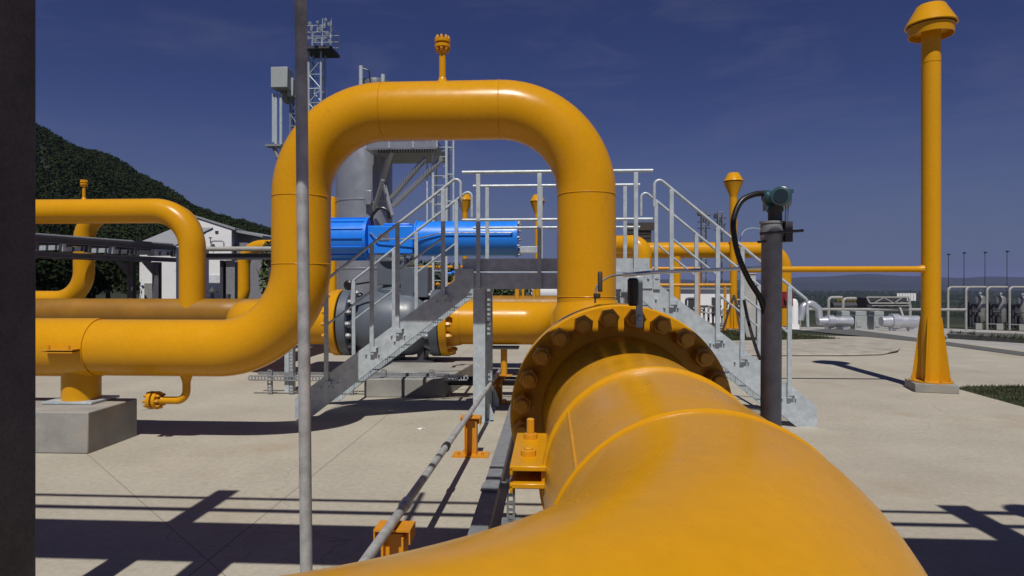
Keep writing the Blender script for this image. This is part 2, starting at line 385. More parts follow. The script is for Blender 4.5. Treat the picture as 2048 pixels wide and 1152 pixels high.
# ------------------------------------------------------------------ hills
def ridge(px):
    P = [(-1500,330),(-900,220),(-300,190),(0,228),(72,254),(150,285),(240,322),(330,374),(400,407),(460,427),(545,447),(640,492),(740,540),(840,566),(1000,580)]
    for (a, ya), (b, yb) in zip(P, P[1:]):
        if a <= px <= b: return ya+(yb-ya)*(px-a)/(b-a)
    return 600
def hill_z(px, d):
    r = ray(px, ridge(px)+29); z = CH + r.z*330
    n = math.sin(px*.021+d*.05)*1.5+math.sin(px*.05-d*.031)*1.1
    return -1 + (z+1)*smooth(95, 330, d)**.85 + n*smooth(110, 200, d)*.6
mb = MB(); NX, NY = 90, 26
for j in range(NY):
    d = 90+j*13
    for i in range(NX):
        px = -1450+i*2440/(NX-1); r = ray(px, 500); mb.v.append(V((r.x*d, r.y*d, hill_z(px, d))))
for j in range(NY-1):
    for i in range(NX-1): mb.f.append((j*NX+i, j*NX+i+1, (j+1)*NX+i+1, (j+1)*NX+i))
single(mb, 'hillside', HILLM, kind='structure')
mb = MB(); rnd = random.Random(11)
for _ in range(7500):
    px = rnd.uniform(-200, 830); d = 100+rnd.random()**.8*232; r = ray(px, 500); h = rnd.uniform(2.2, 4.6)
    c = V((r.x*d, r.y*d, hill_z(px, d)+h*.32))
    for k in range(66):
        dd = V((rnd.gauss(0,1), rnd.gauss(0,1), rnd.gauss(0,1))).normalized()*(.6+.5*rnd.random())
        if dd.z < -.3: dd.z *= -1
        p = c+V((dd.x*h*.42, dd.y*h*.42, dd.z*h*.55)); u = V((rnd.gauss(0,1), rnd.gauss(0,1), rnd.gauss(0,.6))).normalized(); v = u.orthogonal().normalized(); s = h*.085
        mb.add([p-u*s, p+v*s*.7, p+u*s, p-v*s*.7], [(0,1,2,3)])
single(mb, 'forest', LEAF, kind='stuff', sm=0)
# far ridge on the horizon
mb = MB(); n = 140
for i in range(n):
    px = 500+i*2700/(n-1)
    hy = 556+3*math.sin(px*.006)+2*math.sin(px*.017+1)+1.0*math.sin(px*.05) - 3.5*math.exp(-((px-1760)/90)**2)+ (5 if px < 1500 else 0)*.4
    for d, f in ((3200, None), (4300, .55), (5200, 1), (6500, .3)):
        r = ray(px, 566); z = -36 if f is None else -36+f*(36+CH+(566-hy)/FP*5200); mb.v.append(V((r.x*d, r.y*d, z)))
for i in range(n-1):
    for k in range(3): mb.f.append((i*4+k, (i+1)*4+k, (i+1)*4+k+1, i*4+k+1))
single(mb, 'hills', FARM, kind='structure')
# valley hedges and copses as one mass of ground cover far off
mb = MB(); rnd = random.Random(5)
for _ in range(900):
    px = rnd.uniform(1200, 2500); d = 200*(14**rnd.random()); r = ray(px, 566); x, y = r.x*d, r.y*d
    ln = rnd.uniform(4, 26)*(d/700+.4)
    for k in range(14):
        p = V((x+rnd.gauss(0, ln), y+rnd.gauss(0, ln*.5), gz(x, y)+rnd.uniform(.5, 4))); s = rnd.uniform(1.5, 3.5)*(d/900+.5)
        u = V((rnd.gauss(0,1), rnd.gauss(0,1), rnd.gauss(0,.5))).normalized(); v = u.orthogonal().normalized()
        mb.add([p-u*s, p+v*s*.6, p+u*s, p-v*s*.6], [(0,1,2,3)])
single(mb, 'valley_woodland', LEAF, kind='stuff', sm=0)
# ------------------------------------------------------------------ hex bolt used on flanges (axis -Y, origin on the flange face)
def bolt_mesh(r, L, name='bolt', m=YEL2, n=6):
    mb = MB(); mb.lathe([(r*.9,0),(r,r*.12),(r,L*.62),(r*.93,L*.7)], (0,0,0), (0,-1,0), 6, ph=.3)
    mb.lathe([(r*.62,L*.7),(r*.62,L*.97),(r*.52,L)], (0,0,0), (0,-1,0), 14)
    return bpy.data.objects.new(name, mesh_of(mb, name, m, V((0,0,0)), 30))
def ring_bolts(proto, parent, c, rad, n, axis='-Y', ph=0.0, tilt=0.0):
    for k in range(n):
        a = ph+2*math.pi*k/n
        if axis in ('-Y', '+Y'): off = V((math.sin(a)*rad, 0, math.cos(a)*rad)); rot = (0, a, 0) if axis == '-Y' else (0, a, math.pi)
        elif axis in ('+X', '-X'): off = V((0, math.sin(a)*rad, math.cos(a)*rad)); rot = (a*0, 0, math.pi/2 if axis == '+X' else -math.pi/2)
        else: off = V((math.sin(a)*rad, math.cos(a)*rad, 0)); rot = (R_(-90) if axis == '+Z' else R_(90), 0, 0)
        o = put(proto, parent, V(c)+off, rot)
def weld(mb, p, ax, r, t=.007):
    mb.lathe([(r-.004, -t),(r+t*.7, -t*.5),(r+t, 0),(r+t*.7, t*.5),(r-.004, t)], p, ax, 64, cap=False)
# ------------------------------------------------------------------ the big foreground pipeline
PR, PX, PZ, FY = .412, .392, .985, 3.62
main = thing('gas_pipeline', (PX, FY, 0), 'huge yellow pipe with bolted flange bending left in the foreground', 'pipeline')
mb = MB(); mb.tube(bend([(PX, FY-.34, PZ), (PX, 1.66-1.145, PZ), (PX-5, 1.66-1.145, PZ)], 1.145, 40), PR, 72)
part(mb, 'pipe_bend', YEL, main)
mb = MB(); mb.lathe([(PR-.001,-.36),(PR+.002,-.22),(PR+.018,-.05),(PR+.028,0)], (PX, FY-.001, PZ), (0,1,0), 72, cap=False); part(mb, 'flange_hub', YEL, main)
FR = .615
fl = []
for y0, y1 in ((FY, FY+.13), (FY+.19, FY+.32)):
    mb = MB(); mb.lathe([(PR*.8,0),(FR-.008,0),(FR,.008),(FR,y1-y0-.008),(FR-.008,y1-y0),(PR*.8,y1-y0)], (PX, y0, PZ), (0,1,0), 96, cap=False)
    fl.append(part(mb, 'flange', YEL, main))
mb = MB(); mb.lathe([(PR+.02,0),(PR+.02,.058)], (PX, FY+.131, PZ), (0,1,0), 64, cap=False); part(mb, 'gasket', DGS, main)
bp = bolt_mesh(.056, .135)
ring_bolts(bp, main, (PX, FY, PZ), .548, 24, '-Y', R_(-7.5)); ring_bolts(bp, main, (PX, FY+.32, PZ), .548, 24, '+Y', R_(-7.5))
mb = MB(); weld(mb, (PX, 2.44, PZ), (0,1,0), PR, .014); part(mb, 'weld_seam', YEL, main)
mb = MB(); weld(mb, (PX, 1.665, PZ), (0,1,0), PR, .007); part(mb, 'weld_seam', YEL, main)
mb = MB(); a = R_(-52); mb.tube([(PX+math.sin(a)*PR, y, PZ+math.cos(a)*PR) for y in (1.67, 1.9, 2.2, 2.43)], .005, 6); part(mb, 'longitudinal_seam', YEL, main)
VY = 11.95
mb = MB(); mb.tube(bend([(PX, FY+.30, PZ), (PX, VY, PZ), (onY(912,644,VY).x, VY, PZ)], .85, 24), PR-.016, 56); part(mb, 'pipe_run', YEL, main)
mb = MB(); mb.lathe([(.365,0),(.365,.36),(.33,.43),(.309,.5)], (PX, 6.87, PZ+.06), (0,0,1), 48, cap=False); part(mb, 'tee_branch', YEL, main)
# ------------------------------------------------------------------ expansion loops
LR = .308
def flange_pair(mb1, p, ax, r, t, gap):
    p = V(p); ax = V(ax); mb1.lathe([(r*.3,0),(r-.004,0),(r,.004),(r,t-.004),(r-.004,t),(r*.3,t)], p, ax, 28, cap=False)
    mb1.lathe([(r*.3,0),(r-.004,0),(r,.004),(r,t-.004),(r-.004,t),(.002,t)], p+ax*(t+gap), ax, 28, cap=False)
    mb1.lathe([(r*.55,0),(r*.55,gap)], p+ax*t, ax, 20, cap=False)
sb = bolt_mesh(.018, .04)
def loop(Y, xl, xr, zl, zt, zr, x0, label, vent_x=None, welds=True, Rr=.91, xtop=None):
    t = thing('pipe_loop', (xl, Y, 0), label, 'pipe loop', 'yellow expansion loops')
    pts = [(x0, Y, zl), (xl, Y, zl), (xl, Y, zt), (xr, Y, zt), (xr, Y, zr)]
    mb = MB(); mb.tube(bend(pts, Rr, 22), LR, 56); part(mb, 'pipe', YEL, t)
    if welds:
        for p, ax in (((xl, Y, zl+Rr), (0,0,1)), ((xl, Y, zt-Rr), (0,0,1)), ((xl+Rr, Y, zt), (1,0,0)), ((xr-Rr, Y, zt), (1,0,0)), ((xr, Y, zt-Rr), (0,0,1)), ((xr, Y, zr+.18), (0,0,1))):
            mb = MB(); weld(mb, p, ax, LR, .006); part(mb, 'weld_seam', YEL, t)
    if vent_x is not None:
        mb = MB(); mb.tube([(vent_x, Y, zt+LR-.02), (vent_x, Y, zt+LR+.36)], .037, 16)
        mb.lathe([(.07,0),(.045,.03),(.038,.06)], (vent_x, Y, zt+LR-.01), (0,0,1), 20, cap=False); part(mb, 'vent_pipe', YEL, t)
        mb = MB(); mb.lathe([(.038,-.06),(.055,0)], (vent_x, Y, zt+LR+.36), (0,0,1), 20, cap=False)
        flange_pair(mb, (vent_x, Y, zt+LR+.36), (0,0,1), .085, .035, .02); fo = part(mb, 'vent_flange', YEL, t)
        ring_bolts(sb, fo, (vent_x, Y, zt+LR+.45), .064, 8, '+Z'); ring_bolts(sb, fo, (vent_x, Y, zt+LR+.36), .064, 8, '-Z')
    return t
LY = 6.87
lx, rx = onY(603,560,LY).x, PX-.01
L1 = loop(LY, lx, rx, onY(603,697,LY).z, onY(885,222,LY).z, 1.40, -13, 'tall yellow pipe loop arching over the scene behind the foreground flange', onY(885,200,LY).x)
# support sleeve, clamp, pedestal, drain belonging to the near loop
zl = onY(603,697,LY).z; xs = onY(203,697,LY).x
mb = MB(); mb.lathe([(LR,0),(LR+.012,.0),(LR+.012,1.0),(LR,1.0)], (xs-1.0, LY, zl), (1,0,0), 56, cap=False); sl = part(mb, 'support_sleeve', YEL, L1)
mb = MB(); xc = (onY(100,700,LY-.3).x+onY(160,700,LY-.3).x)/2
mb.box((xc, LY-LR-.06, zl+.012), (.36, .13, .012)); mb.box((xc, LY-LR-.06, zl-.014), (.36, .13, .012)); part(mb, 'clamp_ear', YEL2, L1)
for dx in (-.11, .11): ring_bolts(sb, L1, (xc+dx, LY-LR-.08, zl+.018), 0, 1, '+Z')
px_ = onY(163,780,LY).x
mb = MB(); mb.tube([(px_, LY, .45), (px_, LY, zl-.2)], .19, 40); part(mb, 'pedestal', YEL, L1)
mb = MB(); mb.box((px_, LY, .437), (.56, .46, .024)); part(mb, 'base_plate', GAL, L1, bv=.003)
xd = onY(373,760,LY).x; zd = onY(373,801,LY).z; xf = onY(318,801,LY).x
mb = MB(); mb.lathe([(.07,0),(.05,-.05),(.042,-.09)], (xd, LY, zl-LR+.015), (0,0,1), 20, cap=False)
mb.tube(bend([(xd, LY, zl-LR+.02), (xd, LY, zd), (xf, LY, zd)], .11, 12), .041, 20); part(mb, 'drain_pipe', YEL, L1)
mb = MB(); mb.lathe([(.042,.05),(.06,0)], (xf, LY, zd), (1,0,0), 20, cap=False); flange_pair(mb, (xf, LY, zd), (-1,0,0), .098, .04, .02); fo = part(mb, 'drain_flange', YEL, L1)
ring_bolts(sb, fo, (xf, LY, zd), .075, 8, '+X'); ring_bolts(sb, fo, (xf-.10, LY, zd), .075, 8, '-X')
mb = MB(); A = onZ(176,908); rzb = YAW-R_(2.6); u = V((math.cos(rzb), math.sin(rzb), 0)); v = V((-u.y, u.x, 0))
mb.box(A-u*.8+v*.40+V((0,0,.21)), (1.6, .8, .42), rzb); single(mb, 'concrete_block', CONC, 'concrete plinth under the pedestal of the near yellow loop', 'plinth', bv=.012)
# loops further back
p = onY(385, 520, 15.7); B = loop(15.7, -16, p.x, 1.0, 3.52, 1.0, -17, 'yellow pipe loop second from the front, its top bar crossing the hill at left', onY(168,400,15.7).x, welds=False, Rr=.95)
p1 = onY(168, 520, 20.6); p2 = onY(388, 520, 20.6); C_ = loop(20.6, p1.x, p2.x, 1.15, 4.05, 1.3, -26, 'yellow pipe loop whose riser stands behind the second loop at far left', welds=False, Rr=.95)
p1 = onY(487, 520, 31); D_ = loop(31, p1.x, p1.x+6, .5, 3.52, 1.2, p1.x-1.6, 'distant yellow pipe loop peeking out left of the near loop upright', welds=False, Rr=.95)
# header pipe under second loop
mb = MB(); xe = onY(440,620,15.7).x; mb.tube(bend([(-18, 15.7, 1.0), (xe+.6, 15.7, 1.0), (xe+4.5, 20.2, 1.0), (xe+9, 20.2, 1.0)], 1.2, 16), .33, 40)
single(mb, 'header_pipe', BRY, 'low yellow header pipe running behind the near loop, lower left', 'pipe')
# ------------------------------------------------------------------ ball valve and its line
vz = PZ
xa, xb = onY(690,640,VY).x, onY(886,640,VY).x
lp = thing('valve_line_pipe', (xa-1.5, VY, 0), 'thick yellow pipe left of the grey valve ending in a bend', 'pipe')
xe = onY(545,640,VY).x
mb = MB(); mb.tube(bend([(xa-.1, VY, vz), (onY(468,640,VY).x, VY, vz), (onY(468,640,VY).x, VY+7, vz)], .8, 24), PR, 56); part(mb, 'pipe', YEL, lp)
mb = MB(); mb.lathe([(PR,-.2),(PR+.03,0),(.61,0),(.615,.01),(.615,.13),(.6,.14),(PR*.8,.14)], (xa-.16, VY, vz), (1,0,0), 64, cap=False); fo = part(mb, 'flange', YEL, lp)
vb = bolt_mesh(.05, .1, 'bolt', GALD); vby = bolt_mesh(.05, .1)
ring_bolts(vby, fo, (xa-.16, VY, vz), .55, 16, '-X')
# right flange belongs to the main line
mb = MB(); mb.lathe([(PR*.8,0),(.6,0),(.615,.01),(.615,.13),(.61,.14),(PR+.03,.14),(PR,.34)], (xb, VY, vz), (1,0,0), 64, cap=False); fo = part(mb, 'flange', YEL, main)
ring_bolts(vby, fo, (xb+.14, VY, vz), .55, 16, '+X')
val = thing('ball_valve', ((xa+xb)/2, VY, 0), 'grey ball valve with long blue horizontal actuator behind the stair', 'valve')
xm = (xa+xb)/2
mb = MB(); L = xb-xa
mb.lathe([(.55,0),(.615,.02),(.615,.17),(.6,.18),(.46,.19),(.47,.3),(.56,.42),(.60,.55),(.62,L/2),(.60,L-.55),(.56,L-.42),(.47,L-.3),(.46,L-.19),(.6,L-.18),(.615,L-.17),(.615,L-.02),(.55,L)], (xa+.001, VY, vz), (1,0,0), 64); part(mb, 'valve_body', GREY, val)
for x, ax in ((xa+.18, '+X'), (xb-.18, '-X')): ring_bolts(vb, val, (x, VY, vz), .55, 16, ax)
za = onY(800,478,VY).z
mb = MB(); mb.lathe([(.30,.5),(.30,.62),(.2,.66),(.2,za-vz-.45),(.32,za-vz-.43),(.32,za-vz-.38)], (xm, VY, vz), (0,0,1), 32); mb.box((xm, VY-.02, vz+.95), (.5,.42,.5)); part(mb, 'valve_neck', GREY, val, bv=.01)
x1, x2, x3, x4 = (onY(q, 478, VY).x for q in (560, 742, 832, 1036))
mb = MB(); mb.lathe([(.30,0),(.37,.02),(.385,.06),(.385,x2-x1-.05),(.41,x2-x1-.05),(.41,x2-x1)], (x1, VY, za), (1,0,0), 48)
for k in range(14):
    a = 2*math.pi*k/14; mb.beam((x1+.1, VY+math.cos(a)*.392, za+math.sin(a)*.392), (x2-.06, VY+math.cos(a)*.392, za+math.sin(a)*.392), .03, .03, (0, math.cos(a), math.sin(a)))
part(mb, 'spring_housing', BLUE, val)
mb = MB(); mb.box(((x2+x3)/2, VY, za-.03), (x3-x2-.01, .5, .52)); mb.box(((x2+x3)/2+.1, VY-.02, za+.255), (.5,.3,.05)); part(mb, 'yoke_box', BLUE, val, bv=.02)
mb = MB(); mb.lathe([(.27,0),(.34,.015),(.345,.05),(.325,.06),(.325,x4-x3-.05),(.35,x4-x3-.05),(.35,x4-x3),(.2,x4-x3+.01)], (x3, VY, za), (1,0,0), 48); cy = part(mb, 'cylinder', BLUE, val)
ring_bolts(bolt_mesh(.025,.05,'bolt',GALD), cy, (x4, VY, za), .3, 12, '+X')
mb = MB(); mb.tube(bend([(x2+.05, VY-.27, za+.1), (x2+.2, VY-.32, za-.02), (x3+.1, VY-.36, za-.02), (x3+.5, VY-.36, za+.08), (x4-.1, VY-.36, za+.08)], .06, 6), .012, 8); mb.tube([(x4-.1, VY-.365, za+.08), (x4-.1, VY-.32, za+.08)], .02, 8); part(mb, 'air_tube', STEEL, val)
mb = MB(); mb.box(((x2+x3)/2-.12, VY-.256, za+.02), (.2,.01,.13)); part(mb, 'name_plate', STEEL, val)
mb = MB(); mb.box((x4+.22, VY, za-.21), (.36,.25,.12)); mb.tube([(x4, VY, za-.2),(x4+.1, VY, za-.2)], .05, 10); part(mb, 'end_bracket', GAL, val, bv=.006)
mb = MB(); q = onY(752,420,VY); mb.tube(bend([(q.x-.02, VY-.1, za+.1), (q.x-.06, VY-.1, za+.42), (q.x+.12, VY-.1, za+.62), (q.x+.26, VY-.1, za+.5), (q.x+.28, VY-.1, za+.36)], .13, 6), .028, 10); part(mb, 'hydraulic_hose', BLK, val)
mb = MB(); q = onY(722,570,VY); mb.lathe([(.05,0),(.09,.03),(.09,.13),(.05,.16)], (q.x, VY-.62, q.z), (0,-1,0), 20); mb.beam((q.x, VY-.68, q.z), (q.x+.35, VY-.68, q.z+.05), .03, .03); part(mb, 'gear_lever', BLK, val)
mb = MB(); mb.box((xm+.45, VY-.1, vz+.75), (.5,.45,.55)); mb.box((xm+.45, VY-.34, vz+.75), (.03,.03,.4)); part(mb, 'control_cabinet', GREY, val, bv=.01)
mb = MB()
for dx in (-.55, .1, .55): mb.box((xm+dx, VY, .58), (.12,.5,.6))
mb.box((xm, VY, .3), (1.6,.6,.03)); part(mb, 'valve_stand', DGS, val)
mb = MB(); q0 = onZ(728,795); q1 = onZ(890,795); mb.prism([(q0.x, q0.y, 0), (q1.x, q1.y, 0), (q1.x+.3, q1.y+2.9, 0), (q0.x-.1, q0.y+2.9, 0)], (0,0,.28)); single(mb, 'concrete_pad', CONC, 'low concrete pad under the grey valve', 'plinth', bv=.015)
# pipe supports under the line right of the valve
sup = thing('pipe_support', (onY(1008,700,VY).x, VY, 0), 'steel pipe support with flat saddle under the yellow line right of the valve', 'pipe support')
q = onY(1008,700,VY); mb = MB(); mb.tube([(q.x, VY, 0.02), (q.x, VY, PZ-PR-.06)], .06, 16); mb.box((q.x, VY, .012), (.3,.3,.024)); part(mb, 'post', YEL2, sup)
mb = MB(); mb.box((q.x, VY, PZ-PR-.04), (.55,.4,.03)); part(mb, 'saddle', DGS, sup)
# ------------------------------------------------------------------ crossover stair
Y1, Y2 = 7.95, 9.03
st = thing('crossover_stair', (0, Y1, 0), 'galvanised crossover stair and platform with handrails behind the near loop', 'stair')
def P1(px, py): p = onY(px, py, Y1); return (p.x, p.z)
polyL = [P1(*q) for q in ((934,543),(590,797),(590,836),(624,832),(935,590),(942,579),(942,543))]
polyR = [P1(*q) for q in ((1283,543),(1633,812),(1635,866),(1610,867),(1274,592),(1266,579),(1266,543))]
xl0, xr0 = P1(942,560)[0], P1(1266,560)[0]
zd1, zd0 = P1(1100,546)[1], P1(1100,578)[1]
for Y, sg in ((Y1, 1), (Y2, -1)):
    for poly in (polyL, polyR):
        mb = MB(); mb.prism([V((x, Y, z)) for x, z in poly], (0, .008*sg, 0))
        # channel flanges top and bottom of the stringer
        for i, j in ((0, 1), (3, 4)):
            a = V((poly[i][0], Y+.03*sg, poly[i][1])); b = V((poly[j][0], Y+.03*sg, poly[j][1])); mb.beam(a, b, .052, .008, (0,0,1))
        part(mb, 'stringer', GAL, st, sm=0)
    mb = MB(); mb.box(((xl0+xr0)/2, Y+.004*sg, (zd0+zd1)/2), (xr0-xl0-.004, .008, zd1-zd0)); mb.box(((xl0+xr0)/2, Y+.034*sg, zd1-.004), (xr0-xl0-.004, .05, .008)); mb.box(((xl0+xr0)/2, Y+.034*sg, zd0+.004), (xr0-xl0-.004, .05, .008)); part(mb, 'side_channel', GAL, st, sm=0)
    zt = P1(1100,517)[1]
    xt0, xt1 = P1(924,530)[0], P1(1300,530)[0]
    mb = MB(); mb.box(((xt0+xt1)/2, Y+.045*sg, (zd1+zt)/2+.012), (xt1-xt0, .006, zt-zd1-.02)); part(mb, 'toe_plate', GAL, st, sm=0)
# deck grating
mb = MB(); zg = zd1-.016
n = int((xr0-xl0)/.034)
for k in range(n+1): mb.box((xl0+.01+k*(xr0-xl0-.02)/n, (Y1+Y2)/2, zg), (.005, Y2-Y1-.14, .03))
for k in range(9): mb.box(((xl0+xr0)/2, Y1+.11+k*(Y2-Y1-.22)/8, zg+.008), (xr0-xl0-.03, .006, .006))
part(mb, 'deck_grating', GAL, st, sm=0)
# treads
def tread(xc, z):
    mb = MB(); wdt = .25
    for k in range(8): mb.box((xc-wdt/2+.004+k*(wdt-.008)/7, (Y1+Y2)/2, z-.015), (.005, Y2-Y1-.03, .03))
    for k in range(11): mb.box((xc, Y1+.03+k*(Y2-Y1-.06)/10, z-.008), (wdt-.02, .005, .012))
    for yy in (Y1+.013, Y2-.013): mb.box((xc, yy, z-.03), (wdt, .006, .06))
    part(mb, 'tread', GAL, st, sm=0)
NT = 8
for s, xend, xtop in ((-1, polyL[1][0], xl0), (1, polyR[1][0], xr0)):
    for k in range(NT):
        f = (k+1)/(NT+1); poly_ = polyL if s < 0 else polyR; x_ = xtop+(xend-xtop)*f*.97; a_, b_ = poly_[0], poly_[1]; tread(x_, a_[1]+(b_[1]-a_[1])*(x_-a_[0])/(b_[0]-a_[0])-.14)
# handrails
RRAIL = .0185
def rail(pts, R, r=RRAIL): 
    mb = MB(); mb.tube(bend(pts, R, 8), r, 12); part(mb, 'handrail', GAL, st)
def lineL(a, b):
    return lambda x: a[1]+(b[1]-a[1])*(x-a[0])/(b[0]-a[0])
hl = lineL(P1(663,553), P1(905,363)); hr = lineL(P1(1325,364), P1(1610,598))
ml = lineL(P1(661,645), P1(887,475)); mr = lineL(P1(1338,473), P1(1428,546))
xhl, xhr = P1(922,400)[0], P1(1308,400)[0]; xel, xer = P1(652,560)[0], P1(1612,600)[0]
zhk = P1(922,416)[1]
postsL = [P1(q,600)[0] for q in (654,745,796,887)]; postsR = [P1(q,600)[0] for q in (1342,1434,1483,1577)]
def edge_z(poly, x):     # upper edge of a stringer at x
    a, b = poly[0], poly[1]; return a[1]+(b[1]-a[1])*(x-a[0])/(b[0]-a[0])
for Y, sg in ((Y1, 1), (Y2, -1)):
    yo = Y-.028*sg
    rail([(xhl, yo, zhk), (xhl, yo, hl(xhl)), (xel, yo, hl(xel)), (xel-.02, yo, hl(xel)-.32)], [.06,.06])
    rail([(xhr, yo, zhk), (xhr, yo, hr(xhr)), (xer, yo, hr(xer)), (xer+.01, yo, hr(xer)-.33)], [.06,.06])
    for pp, f, mfun, poly in ((postsL, hl, ml, polyL), (postsR, hr, mr, polyR)):
        for i in (0, 2):
            a, b = pp[i], pp[i+1]; mb = MB(); mb.tube([(a, yo, mfun(a)), (b, yo, mfun(b))], .014, 10); part(mb, 'mid_rail', GAL, st)
        for x in pp:
            zt = f(x)-.012; zb = edge_z(poly, x)-.16
            mb = MB(); mb.box((x, yo-.0*sg, (zt+zb)/2), (.05, .036, zt-zb)); part(mb, 'post', GAL, st, sm=0, bv=.003)
            ze = edge_z(poly, x)-.10
            mb = MB(); mb.box((x+.022, Y-.05*sg, ze+.0), (.075,.012,.05)); mb.box((x+.045, Y-.028*sg, ze+.0265), (.06,.055,.006))
            part(mb, 'bracket', GAL, st, sm=0)
            for dx, dz in ((-.08,-.06),(.08,-.06)): mb = MB(); mb.lathe([(.014,0),(.014,.012),(.008,.013),(.008,.03)], (x+dx, Y-.002*sg, ze+dz), (0,-sg,0), 10); part(mb, 'bolt', GAL, st, sm=0)
        for k in range(6):
            f_ = (k+.5)/6; a, b = poly[0], poly[1]; xx = a[0]+(b[0]-a[0])*f_; zz = edge_z(poly, xx)-.2
            if k % 2 == 0: mb = MB(); mb.lathe([(.015,0),(.015,.01),(.008,.011),(.008,.026)], (xx, Y-.002*sg, zz), (0,-sg,0), 10); part(mb, 'bolt', GAL, st, sm=0)
    zt, zm = P1(1100,344)[1], P1(1100,439.5)[1]
    xa1, xb1 = P1(925,400)[0], P1(1305,400)[0]
    if sg < 0: zt = P1(1100,344)[1]
    mb = MB(); mb.tube([(xa1, yo, zt), (xb1, yo, zt)], .022, 12); part(mb, 'handrail', GAL, st)
    mb = MB(); mb.tube([(xa1, yo, zm), (xb1, yo, zm)], .018, 12); part(mb, 'mid_rail', GAL, st)
    for q in (957, 1079, 1271):
        x = P1(q,500)[0]; mb = MB(); mb.box((x, yo, (zt+zd0)/2-.01), (.052,.036,zt-zd0-.03)); part(mb, 'post', GAL, st, sm=0, bv=.003)
    for q in (958, 1271):
        x = P1(q,600)[0]; mb = MB(); yc = Y+.09*sg; mb.iso((x, yc, .02), (x, yc, zd0-.003), .15, .14, .010); mb.box((x, yc, .011), (.26,.24,.02)); part(mb, 'column', GAL, st, sm=0)
        mb = MB(); mb.prism([(x+.085, yc-.004, .02), (x+.085, yc-.004, .30), (x+.10, yc-.004, .30), (x+.17, yc-.004, .1), (x+.17, yc-.004, .02)], (0,.01,0)); part(mb, 'gusset', GAL, st, sm=0)
# gusset plates where platform meets right stair
mb = MB(); mb.box((xr0+.10, Y1-.012, (zd0+zd1)/2+.03), (.26,.008,.24)); mb.box((xr0+.28, Y1-.022, (zd0+zd1)/2), (.08,.008,.2))
for dx in (.02,.18,.27,.29): mb.lathe([(.014,0),(.014,.02)], (xr0+dx, Y1-.016, zd1-.06), (0,-1,0), 8)
part(mb, 'joint_plate', GAL, st, sm=0)
mb = MB(); mb.box((xl0-.08, Y1-.012, (zd0+zd1)/2+.03), (.24,.008,.24)); part(mb, 'joint_plate', GAL, st, sm=0)
# ------------------------------------------------------------------ perforated cable strut by the stair column, cable trays
def perforated(mb, p, q, w, normal, pitch=.05, t=.004):
    p, q, nrm = V(p), V(q), V(normal).normalized(); d = (q-p); L = d.length; d.normalize(); s = d.cross(nrm).normalized()
    M = Matrix((s, d, nrm)).transposed(); n = max(2, int(L/pitch))
    for sg in (-1, 1): mb.box((p+q)/2+s*sg*(w/2-w*.12), (w*.24, L, t), M=M)
    for sg in (-1, 1): mb.box((p+q)/2+s*sg*(w/2)-nrm*.018, (t, L, .036), M=M)
    for k in range(n+1): mb.box(p+d*(L*k/n), (w*.5, L/n*.45, t*.96), M=M)
pf = P1(969,600)[0]
mb = MB(); perforated(mb, (pf+.01, Y1+.42, .35), (pf+.01, Y1+.42, 1.66), .09, (0,-1,0), .06)
mb.beam((pf+.01, Y1+.40, 1.2), (pf-.06, Y1+.12, 1.2), .03, .03)
single(mb, 'cable_riser', GAL, 'perforated vertical cable riser beside the left platform column', 'cable tray', sm=0)
ct = thing('cable_rack', (onZ(580,795).x, 9.75, 0), 'perforated galvanised strut rack on the ground behind the left stair', 'cable tray')
q0, q1 = onY(498,756,9.75), onY(893,756,9.75)
mb = MB(); perforated(mb, (q0.x, 9.74, q0.z), (q1.x, 9.74, q0.z), .075, (0,-1,0), .05); perforated(mb, (q0.x+.05, 9.98, q0.z+.06), (q1.x, 9.98, q0.z+.06), .075, (0,0,1), .05); part(mb, 'strut', GALD, ct, sm=0)
for q in (537, 580, 700, 766, 862):
    x = onY(q,756,9.75).x; mb = MB(); perforated(mb, (x, 9.79, .0), (x, 9.79, onY(q,741 if q!=580 else 690,9.75).z), .07, (0,-1,0), .05); part(mb, 'leg', GALD, ct, sm=0)
x = onY(575,720,10).x; mb = MB(); mb.box((x, 10.1, .5), (.14,.1,1.0)); single(mb, 'steel_post', GAL, 'short grey steel post standing in the perforated strut rack', 'post', sm=0)
mb = MB(); q0 = onY(868,765,9.7); q1 = onY(1150,765,9.7); mb.tube([(q0.x, 9.9, q0.z), (q1.x, 9.9, q0.z)], .07, 16); single(mb, 'cable_duct', BLK, 'black horizontal duct lying low behind the stair column', 'duct')
mb = MB(); q = onY(908,756,9.6); perforated(mb, (q.x-.15, 9.62, q.z), (q.x+.2, 9.62, q.z), .08, (0,-1,0), .05); perforated(mb, (q.x+.95, 9.62, q.z), (q.x+1.2, 9.62, q.z), .08, (0,-1,0), .05); single(mb, 'duct_clamp', GAL, 'perforated clamp strips holding the black low duct', 'clamp', sm=0)
# channel tray running along the foreground pipe
tx = -.40
tr = thing('cable_channel', (tx, 5, 0), 'grey steel cable channel running along the left side of the foreground pipe', 'cable tray')
mb = MB(); mb.box((tx, 5.9, .34), (.10, 7.2, .006)); mb.box((tx-.05, 5.9, .305), (.006, 7.2, .064)); mb.box((tx+.05, 5.9, .305), (.006, 7.2, .064)); part(mb, 'channel', GALD, tr, sm=0)
for y in (3.0, 4.65, 6.4, 8.6):
    mb = MB(); mb.box((tx+.06, y, .27), (.18,.04,.04)); perforated(mb, (tx+.12, y-.02, 0), (tx+.12, y-.02, .31), .055, (0,-1,0), .05); mb.box((tx+.12, y+.01, .006), (.14,.14,.012)); part(mb, 'strut_leg', GALD, tr, sm=0)
mb = MB(); mb.box((tx-.002, 4.35, .3485), (.115,.16,.008)); part(mb, 'cover_clip', GALD, tr, sm=0)
